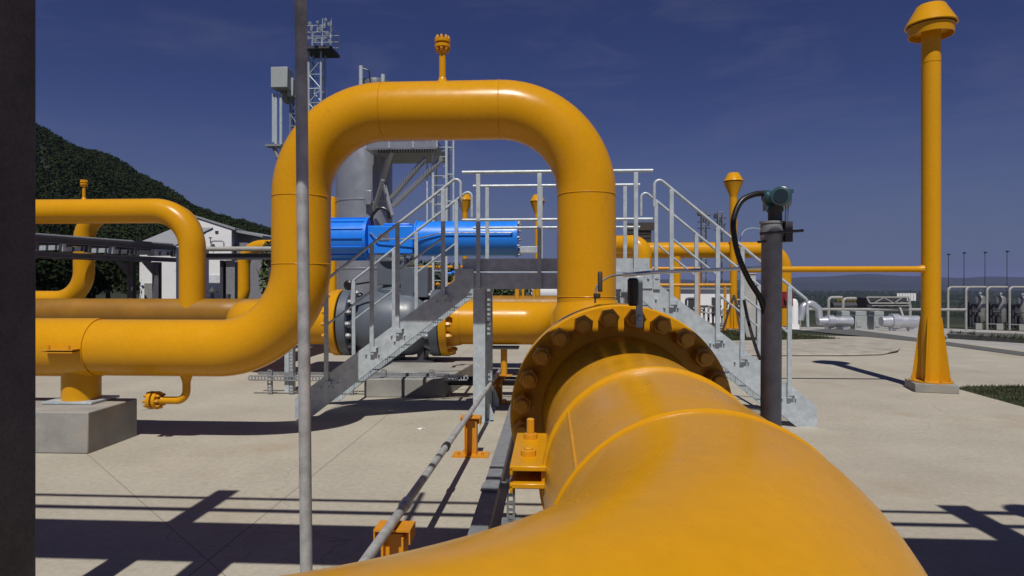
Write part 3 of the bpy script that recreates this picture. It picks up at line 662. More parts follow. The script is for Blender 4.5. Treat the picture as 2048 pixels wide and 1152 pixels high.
# grey conduit on yellow stands
cx_, cz_ = -.80, .425
def cxa(y): return -.85+(y-3.5)*.018
cn = thing('conduit', (cx_, 6, cz_), 'long scuffed grey conduit carried on small yellow stands', 'conduit')
mb = MB(); mb.tube([(cxa(2.3), 2.3, cz_), (cxa(9.6), 9.6, cz_)], .026, 20); part(mb, 'tube', TUBE, cn)
for y in (3.72, 5.05, 8.3):
    mb = MB(); mb.lathe([(.026,0),(.034,.004),(.034,.085),(.026,.09)], (cxa(y), y, cz_), (.018,1,0), 20, cap=False); part(mb, 'coupling', GAL if y < 4 else BLK, cn)
def stand(Y, label):
    cx_ = cxa(Y)-.02
    t = thing('conduit_stand', (cx_+.03, Y, 0), label, 'stand', 'small yellow conduit stands')
    x = cx_+.03; h = cz_-.032
    mb = MB(); mb.box((x, Y, .008), (.36,.2,.016)); mb.lathe([(.014,0),(.014,.03)], (x-.12, Y-.05, .016), (0,0,1), 8); mb.lathe([(.014,0),(.014,.03)], (x+.12, Y-.05, .016), (0,0,1), 8); part(mb, 'base_plate', ORG, t, sm=0)
    mb = MB(); mb.box((x-.055, Y, h*.42+.016), (.012,.12,h*.84)); mb.box((x+.055, Y, h*.42+.016), (.012,.12,h*.84)); mb.box((x, Y, h*.42+.016), (.098,.01,h*.84)); part(mb, 'column', ORG, t, sm=0)
    mb = MB(); mb.box((x, Y, h-.007), (.2,.14,.012)); mb.box((x-.096, Y, h-.047), (.008,.14,.064)); mb.box((x+.096, Y, h-.047), (.008,.14,.064)); mb.box((x, Y+.03, h-.055), (.184,.03,.05)); part(mb, 'saddle', ORG, t, sm=0)
    return t
s0 = stand(6.45, 'orange yellow stand with base plate under the conduit, in full view')
dup(s0, (cxa(3.52)-.0, 3.52, 0), 'nearest yellow conduit stand, half hidden behind the foreground pipe')
dup(s0, (cxa(9.3), 9.3, 0), 'farthest conduit stand, in shade beneath the stair')
# ------------------------------------------------------------------ clamp support on the foreground pipe
cl = thing('pipe_clamp', (-.05, 2.68, 0), 'yellow split clamp with bolted ears on the left flank of the foreground pipe', 'clamp')
def ear(z, name):
    mb = MB(); mb.box((-.08, 2.68, z), (.14,.54,.02)); mb.box((-.144, 2.68, z-.012), (.012,.54,.03)); part(mb, name, YEL, cl, bv=.004)
ear(PZ+.045, 'upper_ear'); ear(PZ-.02, 'lower_ear')
mb = MB()
pts = []
for a0, a1 in ((-80, -38),):
    for y in (2.45, 2.91):
        pass
n = 14; vs = []
for k in range(n+1):
    a = R_(-92-60*k/n)
    for rr in (PR+.004, PR+.024):
        for y in (2.46, 2.90): vs.append(V((PX+math.sin(a)*rr, y, PZ+math.cos(a)*rr)))
fs = []
for k in range(n):
    b = k*4; fs += [(b, b+4, b+5, b+1), (b+2, b+3, b+7, b+6), (b, b+2, b+6, b+4), (b+1, b+5, b+7, b+3)]
fs += [(0,1,3,2), (n*4, n*4+2, n*4+3, n*4+1)]
mb.add(vs, fs); part(mb, 'clamp_band', YEL, cl)
for y, h in ((2.84, .085), (2.56, .03)):
    mb = MB(); mb.lathe([(.017,-.085),(.017,0),(.03,.0),(.03,.022),(.017,.023),(.017,h),(.012,h+.004)], (-.085, y, PZ+.055), (0,0,1), 12); part(mb, 'bolt', YEL2, cl, sm=30)
mb = MB(); mb.box((PX-.1, 2.68, .3), (.5,.4,.6)); part(mb, 'stand', CONC, cl, bv=.01)
# ------------------------------------------------------------------ strut bracket, thin tubes at the flange
br = thing('bracket_lever', (onY(1274,600,FY-.17).x, FY-.17, 1.4), 'black sleeved lever on a grey strap bolted at the top of the big flange', 'lever')
a = onY(1265,556,FY-.18); b = onY(1266,612,FY-.18)
mb = MB(); mb.lathe([(.018,0),(.027,.01),(.029,.03),(.029,(a.z-b.z)-.01),(.02,a.z-b.z)], b, (0,0,1), 18); part(mb, 'sleeve', BLK, br)
a = onY(1278,552,FY-.16); b = onY(1279,655,FY-.16)
mb = MB(); mb.box(((a+b)/2), (.036,.012,a.z-b.z)); mb.lathe([(.016,0),(.016,.02)], b+V((0,-.006,.05)), (0,-1,0), 6); part(mb, 'strap', GAL, br, bv=.003)
mb = MB(); pts = [onY(1190,606,FY+.2), onY(1192,572,FY+.2), onY(1215,552,FY+.22), onY(1262,548,FY+.1)]; mb.tube(bend(pts, [.05,.09], 8), .006, 8); single(mb, 'capillary_tube', GALD, 'thin bent capillary tube rising from the back of the big flange', 'tube')
mb = MB(); q = onY(1196,580,FY+.22); mb.lathe([(.012,0),(.014,.01),(.014,.11),(.009,.12)], onY(1196,584,FY+.2)-V((-.012,0,0)), (0,0,1), 12); mb.lathe([(.02,0),(.02,.03)], onY(1194,597,FY+.2), (0,0,1), 6); single(mb, 'needle_valve', BRN, 'small brown needle fitting at the foot of the thin bent tube', 'fitting')
mb = MB(); mb.tube(bend([onY(1248,550,FY-.02), onY(1300,545,FY+.1), onY(1528,535,4.3)], .3, 6), .0115, 12); single(mb, 'instrument_tube', STEEL, 'shiny steel tube running from the flange lever to the grey instrument pole', 'tube')
# ------------------------------------------------------------------ instrument pole
IY = 3.34; ip = onY(1542,700,IY); ix = ip.x
ipo = thing('instrument_pole', (ix, IY, 0), 'grey instrument pole in shade with transmitter head and black hose', 'instrument')
zt = onY(1545,447,IY).z
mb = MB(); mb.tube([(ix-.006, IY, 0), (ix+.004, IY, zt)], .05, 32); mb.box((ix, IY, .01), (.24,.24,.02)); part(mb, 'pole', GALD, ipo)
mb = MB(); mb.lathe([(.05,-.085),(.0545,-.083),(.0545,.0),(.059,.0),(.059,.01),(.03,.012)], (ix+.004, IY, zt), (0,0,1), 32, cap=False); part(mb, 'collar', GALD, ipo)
mb = MB(); mb.box((ix+.07, IY-.03, zt-.045), (.035,.05,.1)); mb.tube([(ix-.07, IY-.05, zt-.055), (ix+.14, IY-.05, zt-.04)], .007, 8); mb.tube([(ix-.075, IY-.03, zt-.095), (ix+.08, IY-.03, zt-.085)], .006, 8); part(mb, 'clamp_bolt', DGS, ipo)
mb = MB(); zc = onY(1560,398,IY).z; xc_ = onY(1560,398,IY).x
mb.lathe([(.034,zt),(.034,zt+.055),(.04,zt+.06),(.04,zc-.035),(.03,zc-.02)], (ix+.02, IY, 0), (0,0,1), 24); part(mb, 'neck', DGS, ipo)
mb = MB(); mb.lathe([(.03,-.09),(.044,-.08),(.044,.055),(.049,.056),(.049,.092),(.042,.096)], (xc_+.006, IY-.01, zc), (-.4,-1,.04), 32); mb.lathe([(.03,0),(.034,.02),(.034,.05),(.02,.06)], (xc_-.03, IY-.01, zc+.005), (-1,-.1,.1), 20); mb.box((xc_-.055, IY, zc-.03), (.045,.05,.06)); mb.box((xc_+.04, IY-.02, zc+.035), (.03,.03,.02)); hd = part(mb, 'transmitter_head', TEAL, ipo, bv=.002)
mb = MB(); mb.lathe([(.033,0),(.033,.004)], V((xc_+.006, IY-.01, zc))+V((-.4,-1,.04)).normalized()*.0965, (-.4,-1,.04), 28); part(mb, 'display_glass', GLASS, hd)
mb = MB(); mb.tube([(ix+.075, IY-.02, zt), (ix+.078, IY-.02, zc-.03)], .004, 8); mb.tube([(ix+.064, IY-.02, zt), (ix+.066, IY-.02, zc-.03)], .004, 8); part(mb, 'guide_rod', STEEL, ipo)
hp = [onY(1538,388,IY-.01), onY(1512,388,IY-.02), onY(1483,402,IY-.04), onY(1468,435,IY-.06), onY(1468,470,IY-.07), onY(1478,515,IY-.07), onY(1498,560,IY-.06), onY(1521,598,IY-.03), onY(1531,640,IY+.0), onY(1533,690,IY+.03)]
def spline(P, k=8):
    out = []
    for i in range(len(P)-1):
        p0 = P[max(0,i-1)]; p1 = P[i]; p2 = P[i+1]; p3 = P[min(len(P)-1,i+2)]
        for j in range(k):
            t = j/k; out.append(.5*((2*p1)+(p2-p0)*t+(2*p0-5*p1+4*p2-p3)*t*t+(3*p1-p0-3*p2+p3)*t**3))
    out.append(P[-1]); return out
mb = MB(); sp = spline(hp); mb.tube(sp, .0135, 14)
for i in range(0, len(sp)-1): mb.lathe([(.0135,-.003),(.0148,-.0015),(.0148,.0015),(.0135,.003)], sp[i], sp[i+1]-sp[i], 14, cap=False)
part(mb, 'hose', BLK, ipo)
mb = MB(); mb.tube(spline([onY(1524,459,IY), onY(1505,456,IY), onY(1488,462,IY), onY(1480,480,IY-.05)]), .0018, 6); part(mb, 'earth_wire', GAL, ipo)
mb = MB(); mb.tube(spline([onY(1488,600,IY+1.2), onY(1496,640,IY+1.2), onY(1510,690,IY+1.1), onY(1520,718,IY+1.0)]), .011, 8); single(mb, 'loose_cable', BLK, 'black cable hanging between the stair posts left of the instrument pole', 'cable')
# ------------------------------------------------------------------ leaning grey tube at left, overhead walkway column
mb = MB(); a = onY(599,-260,2.58); b = onZ(614,1150); a = V((onY(600,0,2.58).x-.012, 2.58, 4.3)); b = V((onY(611.5,1130,2.58).x+.008, 2.58, 0)); mb.tube([b, b+(a-b)*.3, b+(a-b)*.6, a], .0243, 24); mb.box((b.x, b.y, .006), (.14,.14,.012))
single(mb, 'scaffold_tube', TUBE, 'upright scuffed grey steel tube standing in front of the loop at left', 'pole')
wk = thing('overhead_walkway', (-2.06, 2.22, 0), 'dark steel column of an overhead walkway filling the left edge', 'walkway')
def wcol(x0, x1, y0, y1, h):
    mb = MB(); mb.box(((x0+x1)/2, (y0+y1)/2, h/2), (x1-x0, y1-y0, h)); return part(mb, 'column', DARK, wk, bv=.008)
wcol(-2.19, -1.935, 2.10, 2.345, 3.18); wcol(3.0, 3.24, 2.475, 2.60, 4.2); wcol(-2.735, -2.545, 2.475, 2.60, 4.25)
mb = MB(); mb.box((1, 2.24, 3.2), (14, .545, .03)); mb.box((1, 1.965, 3.17), (14,.01,.18)); mb.box((1, 2.518, 3.15), (14,.01,.14)); part(mb, 'deck', DGS, wk)
for z, r in ((4.08, .026), (3.66, .034)):
    for y in (2.50,):
        mb = MB(); mb.tube([(-6, y, z), (8, y, z)], r, 10); part(mb, 'rail', DGS, wk)
mb = MB(); mb.lathe([(.02,0),(.16,.05),(.16,.14),(.05,.18)], (3.62, 2.5, 4.05), (0,0,1), 20); mb.beam((3.2,2.5,4.12),(3.62,2.5,4.12),.04,.04); part(mb, 'lamp', DGS, wk)  # unseen round body on an arm, put in for the blob shadow it casts
# ------------------------------------------------------------------ vent stacks
vp = at(1862, 779, 10.42); vx, vy = vp.x, vp.y
vt = thing('vent_stack', (vx, vy, 0), 'tallest yellow vent stack with finned base and hooded top at right', 'vent', 'yellow vent stacks with hooded tops')
mb = MB(); mb.tube([(vx, vy, .16), (vx, vy, 5.78)], .138, 40); part(mb, 'pole', YEL, vt)
mb = MB(); mb.lathe([(.05,.325),(.19,.315),(.205,.305),(.375,.0),(.37,-.012),(.345,-.012),(.19,.25)], (vx, vy, 5.85), (0,0,1), 40); part(mb, 'hood', YEL, vt)
def funnel(h):
    mb = MB(); mb.lathe([(.145,-h-.04),(.15,-h),(.36,-.05),(.335,-.05),(.14,-h+.04)], (vx, vy, 5.85), (0,0,1), 40, cap=False); return mb
mb = MB(); mb.lathe([(.31,-.17),(.318,-.17),(.335,-.03),(.32,-.03)], (vx, vy, 5.85), (0,0,1), 40, cap=False); mb.lathe([(.31,-.17),(.32,-.03)], (vx, vy, 5.85), (0,0,1), 40, cap=False); mb.lathe([(.138,-.10),(.317,-.08),(.317,-.05),(.138,-.06)], (vx, vy, 5.85), (0,0,1), 40, cap=False); part(mb, 'funnel', YEL, vt); deep = mesh_of(funnel(.56), 'funnel', YEL, ROOT[vt.name])
for k in range(4):
    a = k*math.pi/2+.8; u = V((math.cos(a), math.sin(a), 0)); n_ = V((-u.y, u.x, 0))*.007; b = V((vx, vy, 0))
    mb = MB(); mb.prism([b+u*.136+V((0,0,.165))-n_, b+u*.27+V((0,0,.165))-n_, b+u*.26+V((0,0,.30))-n_, b+u*.15+V((0,0,1.18))-n_, b+u*.136+V((0,0,1.18))-n_], n_*2); part(mb, 'fin', YEL, vt, sm=0)
mb = MB(); mb.lathe([(.3,0),(.3,.02)], (vx, vy, .142), (0,0,1), 32)
for k in range(8):
    a = k*math.pi/4; mb.lathe([(.02,0),(.02,.03),(.011,.03),(.011,.06)], (vx+math.cos(a)*.27, vy+math.sin(a)*.27, .162), (0,0,1), 8)
part(mb, 'base_plate', YEL2, vt, sm=0)
mb = MB(); weld(mb, (vx, vy, onY(1860,126,vy).z), (0,0,1), .138, .005); part(mb, 'weld_seam', YEL, vt)
v2 = [(1467,354,25.2,'slim yellow vent stack with hooded top behind the right stair'),(1075,396,32,'small yellow vent stack seen between the platform posts'),(930,394,32.6,'small yellow vent stack behind the left stair hook')]
for px, py, d, lab in v2:
    q = at(px, py, d); c = dup(vt, (q.x, q.y, q.z-6.01), lab, .6)
    for ch in c.children:
        if ch.name.startswith('funnel'): ch.data = deep
mb = MB(); zb = onY(1840,538.5,vy).z; mb.lathe([(.075,0),(.052,.06),(.05,.1)], (vx-.125, vy, zb), (-1,0,0), 20, cap=False); mb.tube([(vx-.13, vy, zb), (onY(1478,538,vy).x, vy, zb)], .05, 20); part(mb, 'branch_pipe', YEL, vt)
mb = MB(); mb.box((vx, vy, .07), (.6,.6,.14), R_(-14)); single(mb, 'concrete_footing', CONC, 'small concrete footing under the tallest vent stack', 'plinth', bv=.01)
# ------------------------------------------------------------------ yellow pipes behind the right stair
hy = 26.0
yp = thing('yard_pipe', (onY(1565,600,hy).x, hy, 0), 'long yellow pipe at head height with elbow dropping behind the right stair', 'pipe')
zz = onY(1500,500,hy).z; xe = onY(1566,500,hy).x; x0 = onY(1225,500,hy).x
mb = MB(); mb.tube(bend([(x0, hy, zz), (xe, hy, zz), (xe, hy, .05)], .75, 14), .31, 32); part(mb, 'pipe', YEL, yp)
z0 = onY(1570,612,hy).z; z1 = onY(1570,583,hy).z
mb = MB(); mb.lathe([(.36,0),(.36,z1-z0)], (xe, hy, z0), (0,0,1), 24); mb.lathe([(.10,0),(.10,.1)], (xe, hy-.36, (z0+z1)/2), (0,-1,0), 12); part(mb, 'red_collar', RED, yp)
mb = MB(); xq = onY(1352,560,hy).x; mb.tube([(xq, hy-.1, 0), (xq, hy-.1, zz-.25)], .16, 16); part(mb, 'leg', YEL, yp)
mb = MB(); xq = onY(1285,500,23).x; zq = onY(1285,488,23).z
mb.tube(bend([(xq-1.2, 23.6, zq+.0), (xq, 23, zq), (xq, 23, 0)], .42, 12), .33, 28); single(mb, 'elbow_pipe', YEL, 'thick yellow elbow behind the right end of the platform', 'pipe')
mb = MB(); q = at(1275,470,30); mb.box((q.x, q.y, q.z-.1), (1.1,1.0,1.2)); mb.box((q.x+.3, q.y-.5, q.z+.35), (.9,.2,.35)); mb.box((q.x, q.y, (q.z-.7)/2), (.5,.5,q.z-.7))
for k in range(5): mb.box((q.x, q.y-.51, q.z-.5+k*.18), (1.0,.04,.05))
single(mb, 'fan_cooler', BRN, 'dark brown slatted cooler box behind the right end of the platform', 'cooler')
fr = thing('yellow_pipe_frame', (at(1380,570,24).x, 24, 0), 'thin yellow pipe rail on posts behind the right stair', 'pipe')
a, b = onY(1290,570,24), onY(1462,570,24)
mb = MB(); mb.tube([(a.x, 24, a.z), (b.x, 24, a.z)], .06, 12); part(mb, 'rail', YEL2, fr)
a2, b2 = onY(1290,537,24), onY(1400,537,24); mb = MB(); mb.tube([(a2.x, 24, a2.z), (b2.x, 24, a2.z)], .06, 12); part(mb, 'rail', YEL2, fr)
for q in (1300, 1398, 1450): x = onY(q,600,24).x; mb = MB(); mb.tube([(x, 24, 0), (x, 24, a2.z if q < 1400 else a.z)], .05, 10); part(mb, 'post', YEL2, fr)
mb = MB(); q = onY(1498,600,21); mb.box((q.x, 21, 1.0), (.34,.3,2.0)); mb.box((q.x, 21, 2.01), (.4,.36,.03)); single(mb, 'concrete_post', mat('pale_concrete', (.42,.42,.40), .85, var=.15), 'pale concrete post standing behind the right stair rails', 'post', bv=.015)
tp = thing('tripod_strut', (onY(1465,680,20).x, 20, 0), 'brown tripod struts on the yellow vent behind the right stair', 'strut')
for dx, ddy in ((-.42,0),(.4,.1),(.12,-.4)):
    q = onY(1468,590,20); mb = MB(); mb.tube([(q.x, 20, q.z), (q.x+dx, 20+ddy, .0)], .03, 8); part(mb, 'strut', BRN, tp)
# yellow handrail frames between valve and platform
yh = thing('yellow_guard_rail', (onY(870,560,22).x, 22, 0), 'low yellow guard rail seen below the blue actuator', 'railing')
for py in (534, 568):
    a, b = onY(805,py,22), onY(932,py,22); mb = MB(); mb.tube([(a.x, 22, a.z), (b.x, 22, b.z)], .05, 10); part(mb, 'rail', YEL2, yh)
for px in (815, 866, 925): q = onY(px,534,22); mb = MB(); mb.tube([(q.x, 22.05, 0), (q.x, 22.05, q.z)], .04, 10); part(mb, 'post', GAL, yh)
for k, px in enumerate((1034, 1046, 1068)):
    q = onY(px,572,20); mb = MB(); mb.tube([(q.x, 20, 0), (q.x, 20, q.z+.1)], .07 if k == 0 else .04, 12); mb.lathe([(.1,0),(.1,.03)], (q.x, 20, q.z+.1), (0,0,1), 12)
    single(mb, 'riser_pipe', YEL2, ['thickest short yellow riser visible under the platform', 'thin yellow riser right beside the thickest one under the platform', 'lone thin yellow riser nearest the loop upright under the platform'][k], 'pipe', 'short yellow risers under the platform')
# small fitting with blue handle by the stair top
bv_ = thing('blue_handle_valve', (onY(905,560,10.4).x, 10.4, 1.6), 'small valve with blue handwheel at the top of the left stair', 'valve')
q = onY(910,547,10.4); mb = MB(); mb.lathe([(.05,0),(.06,.01),(.06,.03),(.05,.04)], q, (0,0,1), 16); mb.tube([q-V((.12,0,0)), q+V((.16,0,.01))], .02, 8); part(mb, 'handwheel', BLUE, bv_)
mb = MB(); mb.tube(bend([q-V((0,0,.02)), q-V((0,0,.12)), q-V((.12,0,.24)), q-V((.12,0,.6))], .05), .03, 10); part(mb, 'stem_pipe', YEL2, bv_)
# ------------------------------------------------------------------ exhaust stack with platform and ladder
sy = 22.0
sx = at(729, 500, sy); ex = thing('exhaust_stack', (sx.x, sx.y, 0), 'grey cylindrical exhaust stack with side platform behind the near loop', 'stack')
sr = .93; ztop = at(729,212,sy).z
mb = MB(); mb.lathe([(sr,0),(sr,ztop-.25),(sr-.04,ztop-.08),(sr*.5,ztop)], (sx.x, sx.y, 0), (0,0,1), 48)
for z in (2.2, 4.45, 6.9): mb.lathe([(sr,-.03),(sr+.015,-.02),(sr+.015,.02),(sr,.03)], (sx.x, sx.y, z), (0,0,1), 48, cap=False)
part(mb, 'shell', STK, ex)
q = at(752,160,sy); mb = MB(); mb.lathe([(.55,0),(.55,q.z-ztop-.2),(.5,q.z-ztop-.02),(.3,q.z-ztop+.06)], (q.x, q.y, ztop-.05), (0,0,1), 28); part(mb, 'cap', GREY, ex)
zp = at(800,318,sy).z; xr_ = at(893,310,sy).x; xl_ = at(760,310,sy).x; y_ = sx.y
mb = MB(); mb.box(((xl_+xr_)/2, y_-.5, zp), (xr_-xl_, 2.4, .08)); mb.box(((xl_+xr_)/2, y_-1.68, zp+.1), (xr_-xl_,.05,.2)); mb.box((xr_, y_-.5, zp+.1), (.05,2.4,.2)); part(mb, 'platform', STK, ex, sm=0)
mb = MB()
for k in range(22): mb.box((xl_+.4+k*.085, y_-1.66, zp-.09), (.02,.2,.09))
part(mb, 'grating', DGS, ex, sm=0)
for px0, py0, px1, py1, w_ in ((783,396,852,316,.13), (786,412,884,318,.13), (764,365,783,300,.14), (748,418,766,360,.1), (766,360,784,432,.1)):
    a = at(px0, py0, sy-1.0); b = at(px1, py1, sy-1.6); mb = MB(); mb.beam(a, b, w_, w_); part(mb, 'brace', STK, ex, sm=0)
for z in (.55, 1.1):
    mb = MB(); mb.tube([(xl_, y_-1.7, zp+z), (xr_, y_-1.7, zp+z), (xr_, y_+.6, zp+z)], .025, 8); part(mb, 'guard_rail', GAL, ex)
for k in range(4):
    x = xl_+(xr_-xl_)*k/3; mb = MB(); mb.tube([(x, y_-1.7, zp), (x, y_-1.7, zp+1.1)], .025, 8); part(mb, 'guard_post', GAL, ex)
for px, y0, y1 in ((722,132,175), (766,149,175)):
    a, b = at(px,y0,sy-.6), at(px,y1,sy-.6); mb = MB(); mb.tube([b, a], .07, 12); part(mb, 'top_tube', GAL, ex)
mb = MB(); a = at(742,140,sy-.6); mb.tube(bend([at(724,137,sy-.6), at(738,140,sy-.6), at(740,160,sy-.6)], .15), .02, 8); part(mb, 'wire_loop', BLK, ex)
mb = MB(); q = at(738,395,sy-1.05); mb.box((q.x-.03, q.y, q.z), (.22,.06,.46)); part(mb, 'access_door', STK, ex, bv=.02)
mb = MB(); mb.lathe([(.14,0),(.14,4.5),(.1,4.6)], (at(669,420,sy).x, y_-.3, 0), (0,0,1), 20); single(mb, 'yellow_standpipe', YEL, 'yellow standpipe just right of the near loop upright, beside the grey stack', 'pipe')
lad = thing('caged_ladder', (at(880,400,20.5).x, at(880,400,20.5).y, 0), 'pale caged ladder rising to the stack platform', 'ladder')
ly = at(880,400,20.5).y; xa_, xb_ = at(866,400,20.5).x, at(893,400,20.5).x; zt_ = zp+1.2
for x in (xa_, xb_):
    mb = MB(); mb.box((x, ly, zt_/2), (.07,.04,zt_)); part(mb, 'rail', GAL, lad, sm=0)
mb = MB()
for k in range(int(zt_/.3)): mb.tube([(xa_, ly, .3+k*.3), (xb_, ly, .3+k*.3)], .012, 6)
part(mb, 'rungs', GAL, lad)
for k in range(6):
    z = 2.6+k*.85; mb = MB(); pts = [V((xa_, ly, z))]+[V(((xa_+xb_)/2+math.cos(a)*.42, ly+.1+math.sin(a)*.5, z)) for a in [math.pi-i*math.pi/10 for i in range(11)]]+[V((xb_, ly, z))]; mb.tube(pts, .02, 6); part(mb, 'hoop', GAL, lad)
for a in (math.pi, math.pi*.66, math.pi*.33, 0):
    x, y = (xa_+xb_)/2+math.cos(a)*.42, ly+.1+math.sin(a)*.5; mb = MB(); mb.box((x, y, (2.6+zt_)/2), (.05,.02,zt_-2.6)); part(mb, 'cage_bar', GAL, lad, sm=0)
# ------------------------------------------------------------------ lattice tower and equipment mast
def lattice(mb, c, w, z0, z1, r, step):
    cs = [(c.x+i*w/2, c.y+j*w/2) for i, j in ((-1,-1),(1,-1),(1,1),(-1,1))]
    for x, y in cs: mb.tube([(x, y, z0), (x, y, z1)], r, 6)
    n = int((z1-z0)/step)
    for k in range(n):
        za, zb = z0+k*step, z0+(k+1)*step
        for i in range(4):
            a, b = cs[i], cs[(i+1)%4]
            if k % 2: a, b = b, a
            mb.tube([(a[0], a[1], za), (b[0], b[1], zb)], r*.5, 5); mb.tube([(a[0], a[1], zb), (b[0], b[1], zb)], r*.45, 5)
td = 60.0; tc = at(634, 100, td); tw = thing('lattice_tower', (tc.x, tc.y, 0), 'tall lattice tower with floodlight cage just right of the grey tube', 'tower')
mb = MB(); zp_ = at(640,104,td).z; lattice(mb, tc, 1.15, 0, zp_, .1, 1.3); part(mb, 'lattice', GAL, tw)
mb = MB(); pc = at(643,100,td); mb.box((pc.x, pc.y, zp_), (2.6,2.6,.25)); part(mb, 'platform', DGS, tw, sm=0)
mb = MB()
for i in (-1.25, -.4, .45, 1.25):
    for j in (-1.25, 1.25): mb.tube([(pc.x+i, pc.y+j, zp_), (pc.x+i, pc.y+j, zp_+2.0)], .045, 6)
for z in (.8, 1.35, 1.95):
    for j in (-1.25, 1.25): mb.tube([(pc.x-1.3, pc.y+j, zp_+z), (pc.x+1.3, pc.y+j, zp_+z)], .04, 6)
    for i in (-1.25, 1.25): mb.tube([(pc.x+i, pc.y-1.3, zp_+z), (pc.x+i, pc.y+1.3, zp_+z)], .04, 6)
part(mb, 'cage', GAL, tw)
for dx, dz, r in ((-.5,2.1,.15),(.5,1.6,.17),(.95,2.4,.14),(1.1,1.2,.16),(-.2,1.2,.13),(.2,2.2,.12),(1.25,2.0,.15),(-.95,1.7,.16),(.0,.6,.18),(.75,.7,.14),(1.3,.5,.12),(-.6,.8,.14)):
    mb = MB(); mb.lathe([(r*.4,0),(r,.18),(r,.26)], (pc.x+dx, pc.y-1.4, zp_+dz), (0,-1,-.35), 14); part(mb, 'floodlight', GAL, tw)
mb = MB()
for i, hh in ((-.7,2.4),(.55,2.7),(1.15,2.9),(-.1,2.2)): mb.tube([(pc.x+i, pc.y-.6, zp_), (pc.x+i, pc.y-.6, zp_+hh)], .03, 6); mb.box((pc.x+i, pc.y-.7, zp_+hh*.8), (.16,.1,.5))
part(mb, 'antenna_rods', GALD, tw)
mb = MB(); mb.tube([(pc.x+.1, pc.y, zp_), (pc.x+.1, pc.y, zp_+3.1)], .04, 6); mb.tube([(pc.x+.9, pc.y, zp_), (pc.x+.9, pc.y, zp_+2.8)], .05, 6); part(mb, 'mast_tip', GAL, tw)
md = 36.0; em = thing('equipment_mast', (at(568,300,md).x, at(568,300,md).y, 0), 'mast with pale grey boxes on tubes left of the near loop top', 'mast')
mb = MB(); c = at(583,300,md); lattice(mb, V((c.x, c.y+.6, 0)), .45, 0, at(580,165,md).z, .05, .7); part(mb, 'lattice', GALD, em)
for (xa0, xb0, ya0, yb0, dd) in ((547,581,138,179,0), (579,592,160,196,.5), (568,580,178,205,.8)):
    a, b = at(xa0, yb0, md+dd), at(xb0, ya0, md+dd); mb = MB(); mb.box((a+b)/2, (b.x-a.x, .8, b.z-a.z)); part(mb, 'box', BOXG, em, bv=.03)
for px, y0, y1 in ((547,188,285), (552,188,300), (562,188,298)):
    a, b = at(px,y0,md), at(px,y1,md); mb = MB(); mb.tube([b, a], .09, 12); part(mb, 'tube', GAL, em)
mb = MB(); a = at(550,292,md); mb.box(a, (.9,.5,.12)); part(mb, 'shelf', GALD, em, sm=0); 
for aa, bb, rr in ((at(548,294,md), at(556,316,md), .12), (at(563,298,md), at(560,318,md), .08), (a, V((c.x, c.y+.6, a.z)), .06), (at(560,184,md), V((c.x, c.y+.6, at(560,184,md).z)), .06)):
    mb = MB(); mb.tube([aa, bb], rr, 8); part(mb, 'bracket', GALD, em)
# ------------------------------------------------------------------ white building, pipe racks at left
bd = 70.0
bl = thing('gabled_building', (at(400,590,bd).x, at(400,590,bd).y, 0), 'white gabled industrial building with grey roof at the foot of the hill', 'building')
zb = lambda py, d=bd: at(400, py, d).z
def bp_(px, py, d=bd): p = onY(px, py, 70.0); return V((p.x, 70.0, p.z))
front = [V((bp_(345,600).x, 70, -.5)), V((bp_(463,600).x, 70, -.5)), bp_(463,459), bp_(384,434), bp_(345,447)]
mb = MB(); mb.prism(front, (-4, 18, 0)); part(mb, 'wall', WHT, bl, sm=0)
e1, ap, e2 = bp_(455,455), bp_(384,432.5), bp_(340,448)
mb = MB(); nn = V((1.6,0,-.5))
mb.prism([e1+V((.9,-.12,-.3)), ap+V((0,-.12,.02)), ap+V((0,-.12,.22)), e1+V((.9,-.12,-.06))], (-4, 19, 0)); mb.prism([e2+V((0,-.12,-.1)), ap+V((0,-.12,.02)), ap+V((0,-.12,.22)), e2+V((0,-.12,.12))], (-4, 19, 0)); part(mb, 'roof', ROOF, bl, sm=0)
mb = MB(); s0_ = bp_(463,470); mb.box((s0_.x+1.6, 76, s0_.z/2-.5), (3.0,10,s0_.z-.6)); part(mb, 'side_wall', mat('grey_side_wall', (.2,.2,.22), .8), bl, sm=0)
mb = MB(); q0, q1 = bp_(459,462), bp_(522,474); mb.prism([V((q0.x, 70.4, q0.z)), V((q1.x, 70.4, q1.z)), V((q1.x, 70.4, q1.z+.2)), V((q0.x, 70.4, q0.z+.25))], (-2,12,.4)); part(mb, 'side_roof', ROOF, bl, sm=0)
mb = MB(); q = bp_(434,464); mb.box((q.x, 69.96, q.z), (.35,.1,.25)); q = bp_(408,464); mb.box((q.x, 69.96, q.z), (.35,.1,.25)); part(mb, 'vent_opening', DGS, bl, sm=0)
mb = MB(); q = bp_(428,575); mb.box((q.x, 69.97, 1.3), (1.6,.08,2.6)); part(mb, 'door', mat('pale_door', (.6,.61,.65), .6), bl, sm=0)
for px in (417,): 
    q = onY(px, 475, 69); mb = MB(); mb.tube([(q.x, 69.4, q.z-.6), (q.x, 69.4, q.z)], .05, 6); mb.lathe([(.25,0),(.1,.12)], (q.x, 69.4, q.z-.05), (0,0,1), 10); part(mb, 'wall_lamp', DGS, bl)
an = thing('low_annex', (onY(330,590,60).x, 60, 0), 'lower white annex with grey lean to roof in front of the gabled building', 'building')
a, b = onY(279,600,60), onY(352,600,60)
mb = MB(); zt = onY(300,494,60).z; mb.box(((a.x+b.x)/2, 63, zt/2-.25), (b.x-a.x, 6, zt+.5)); part(mb, 'wall', WHT, an, sm=0)
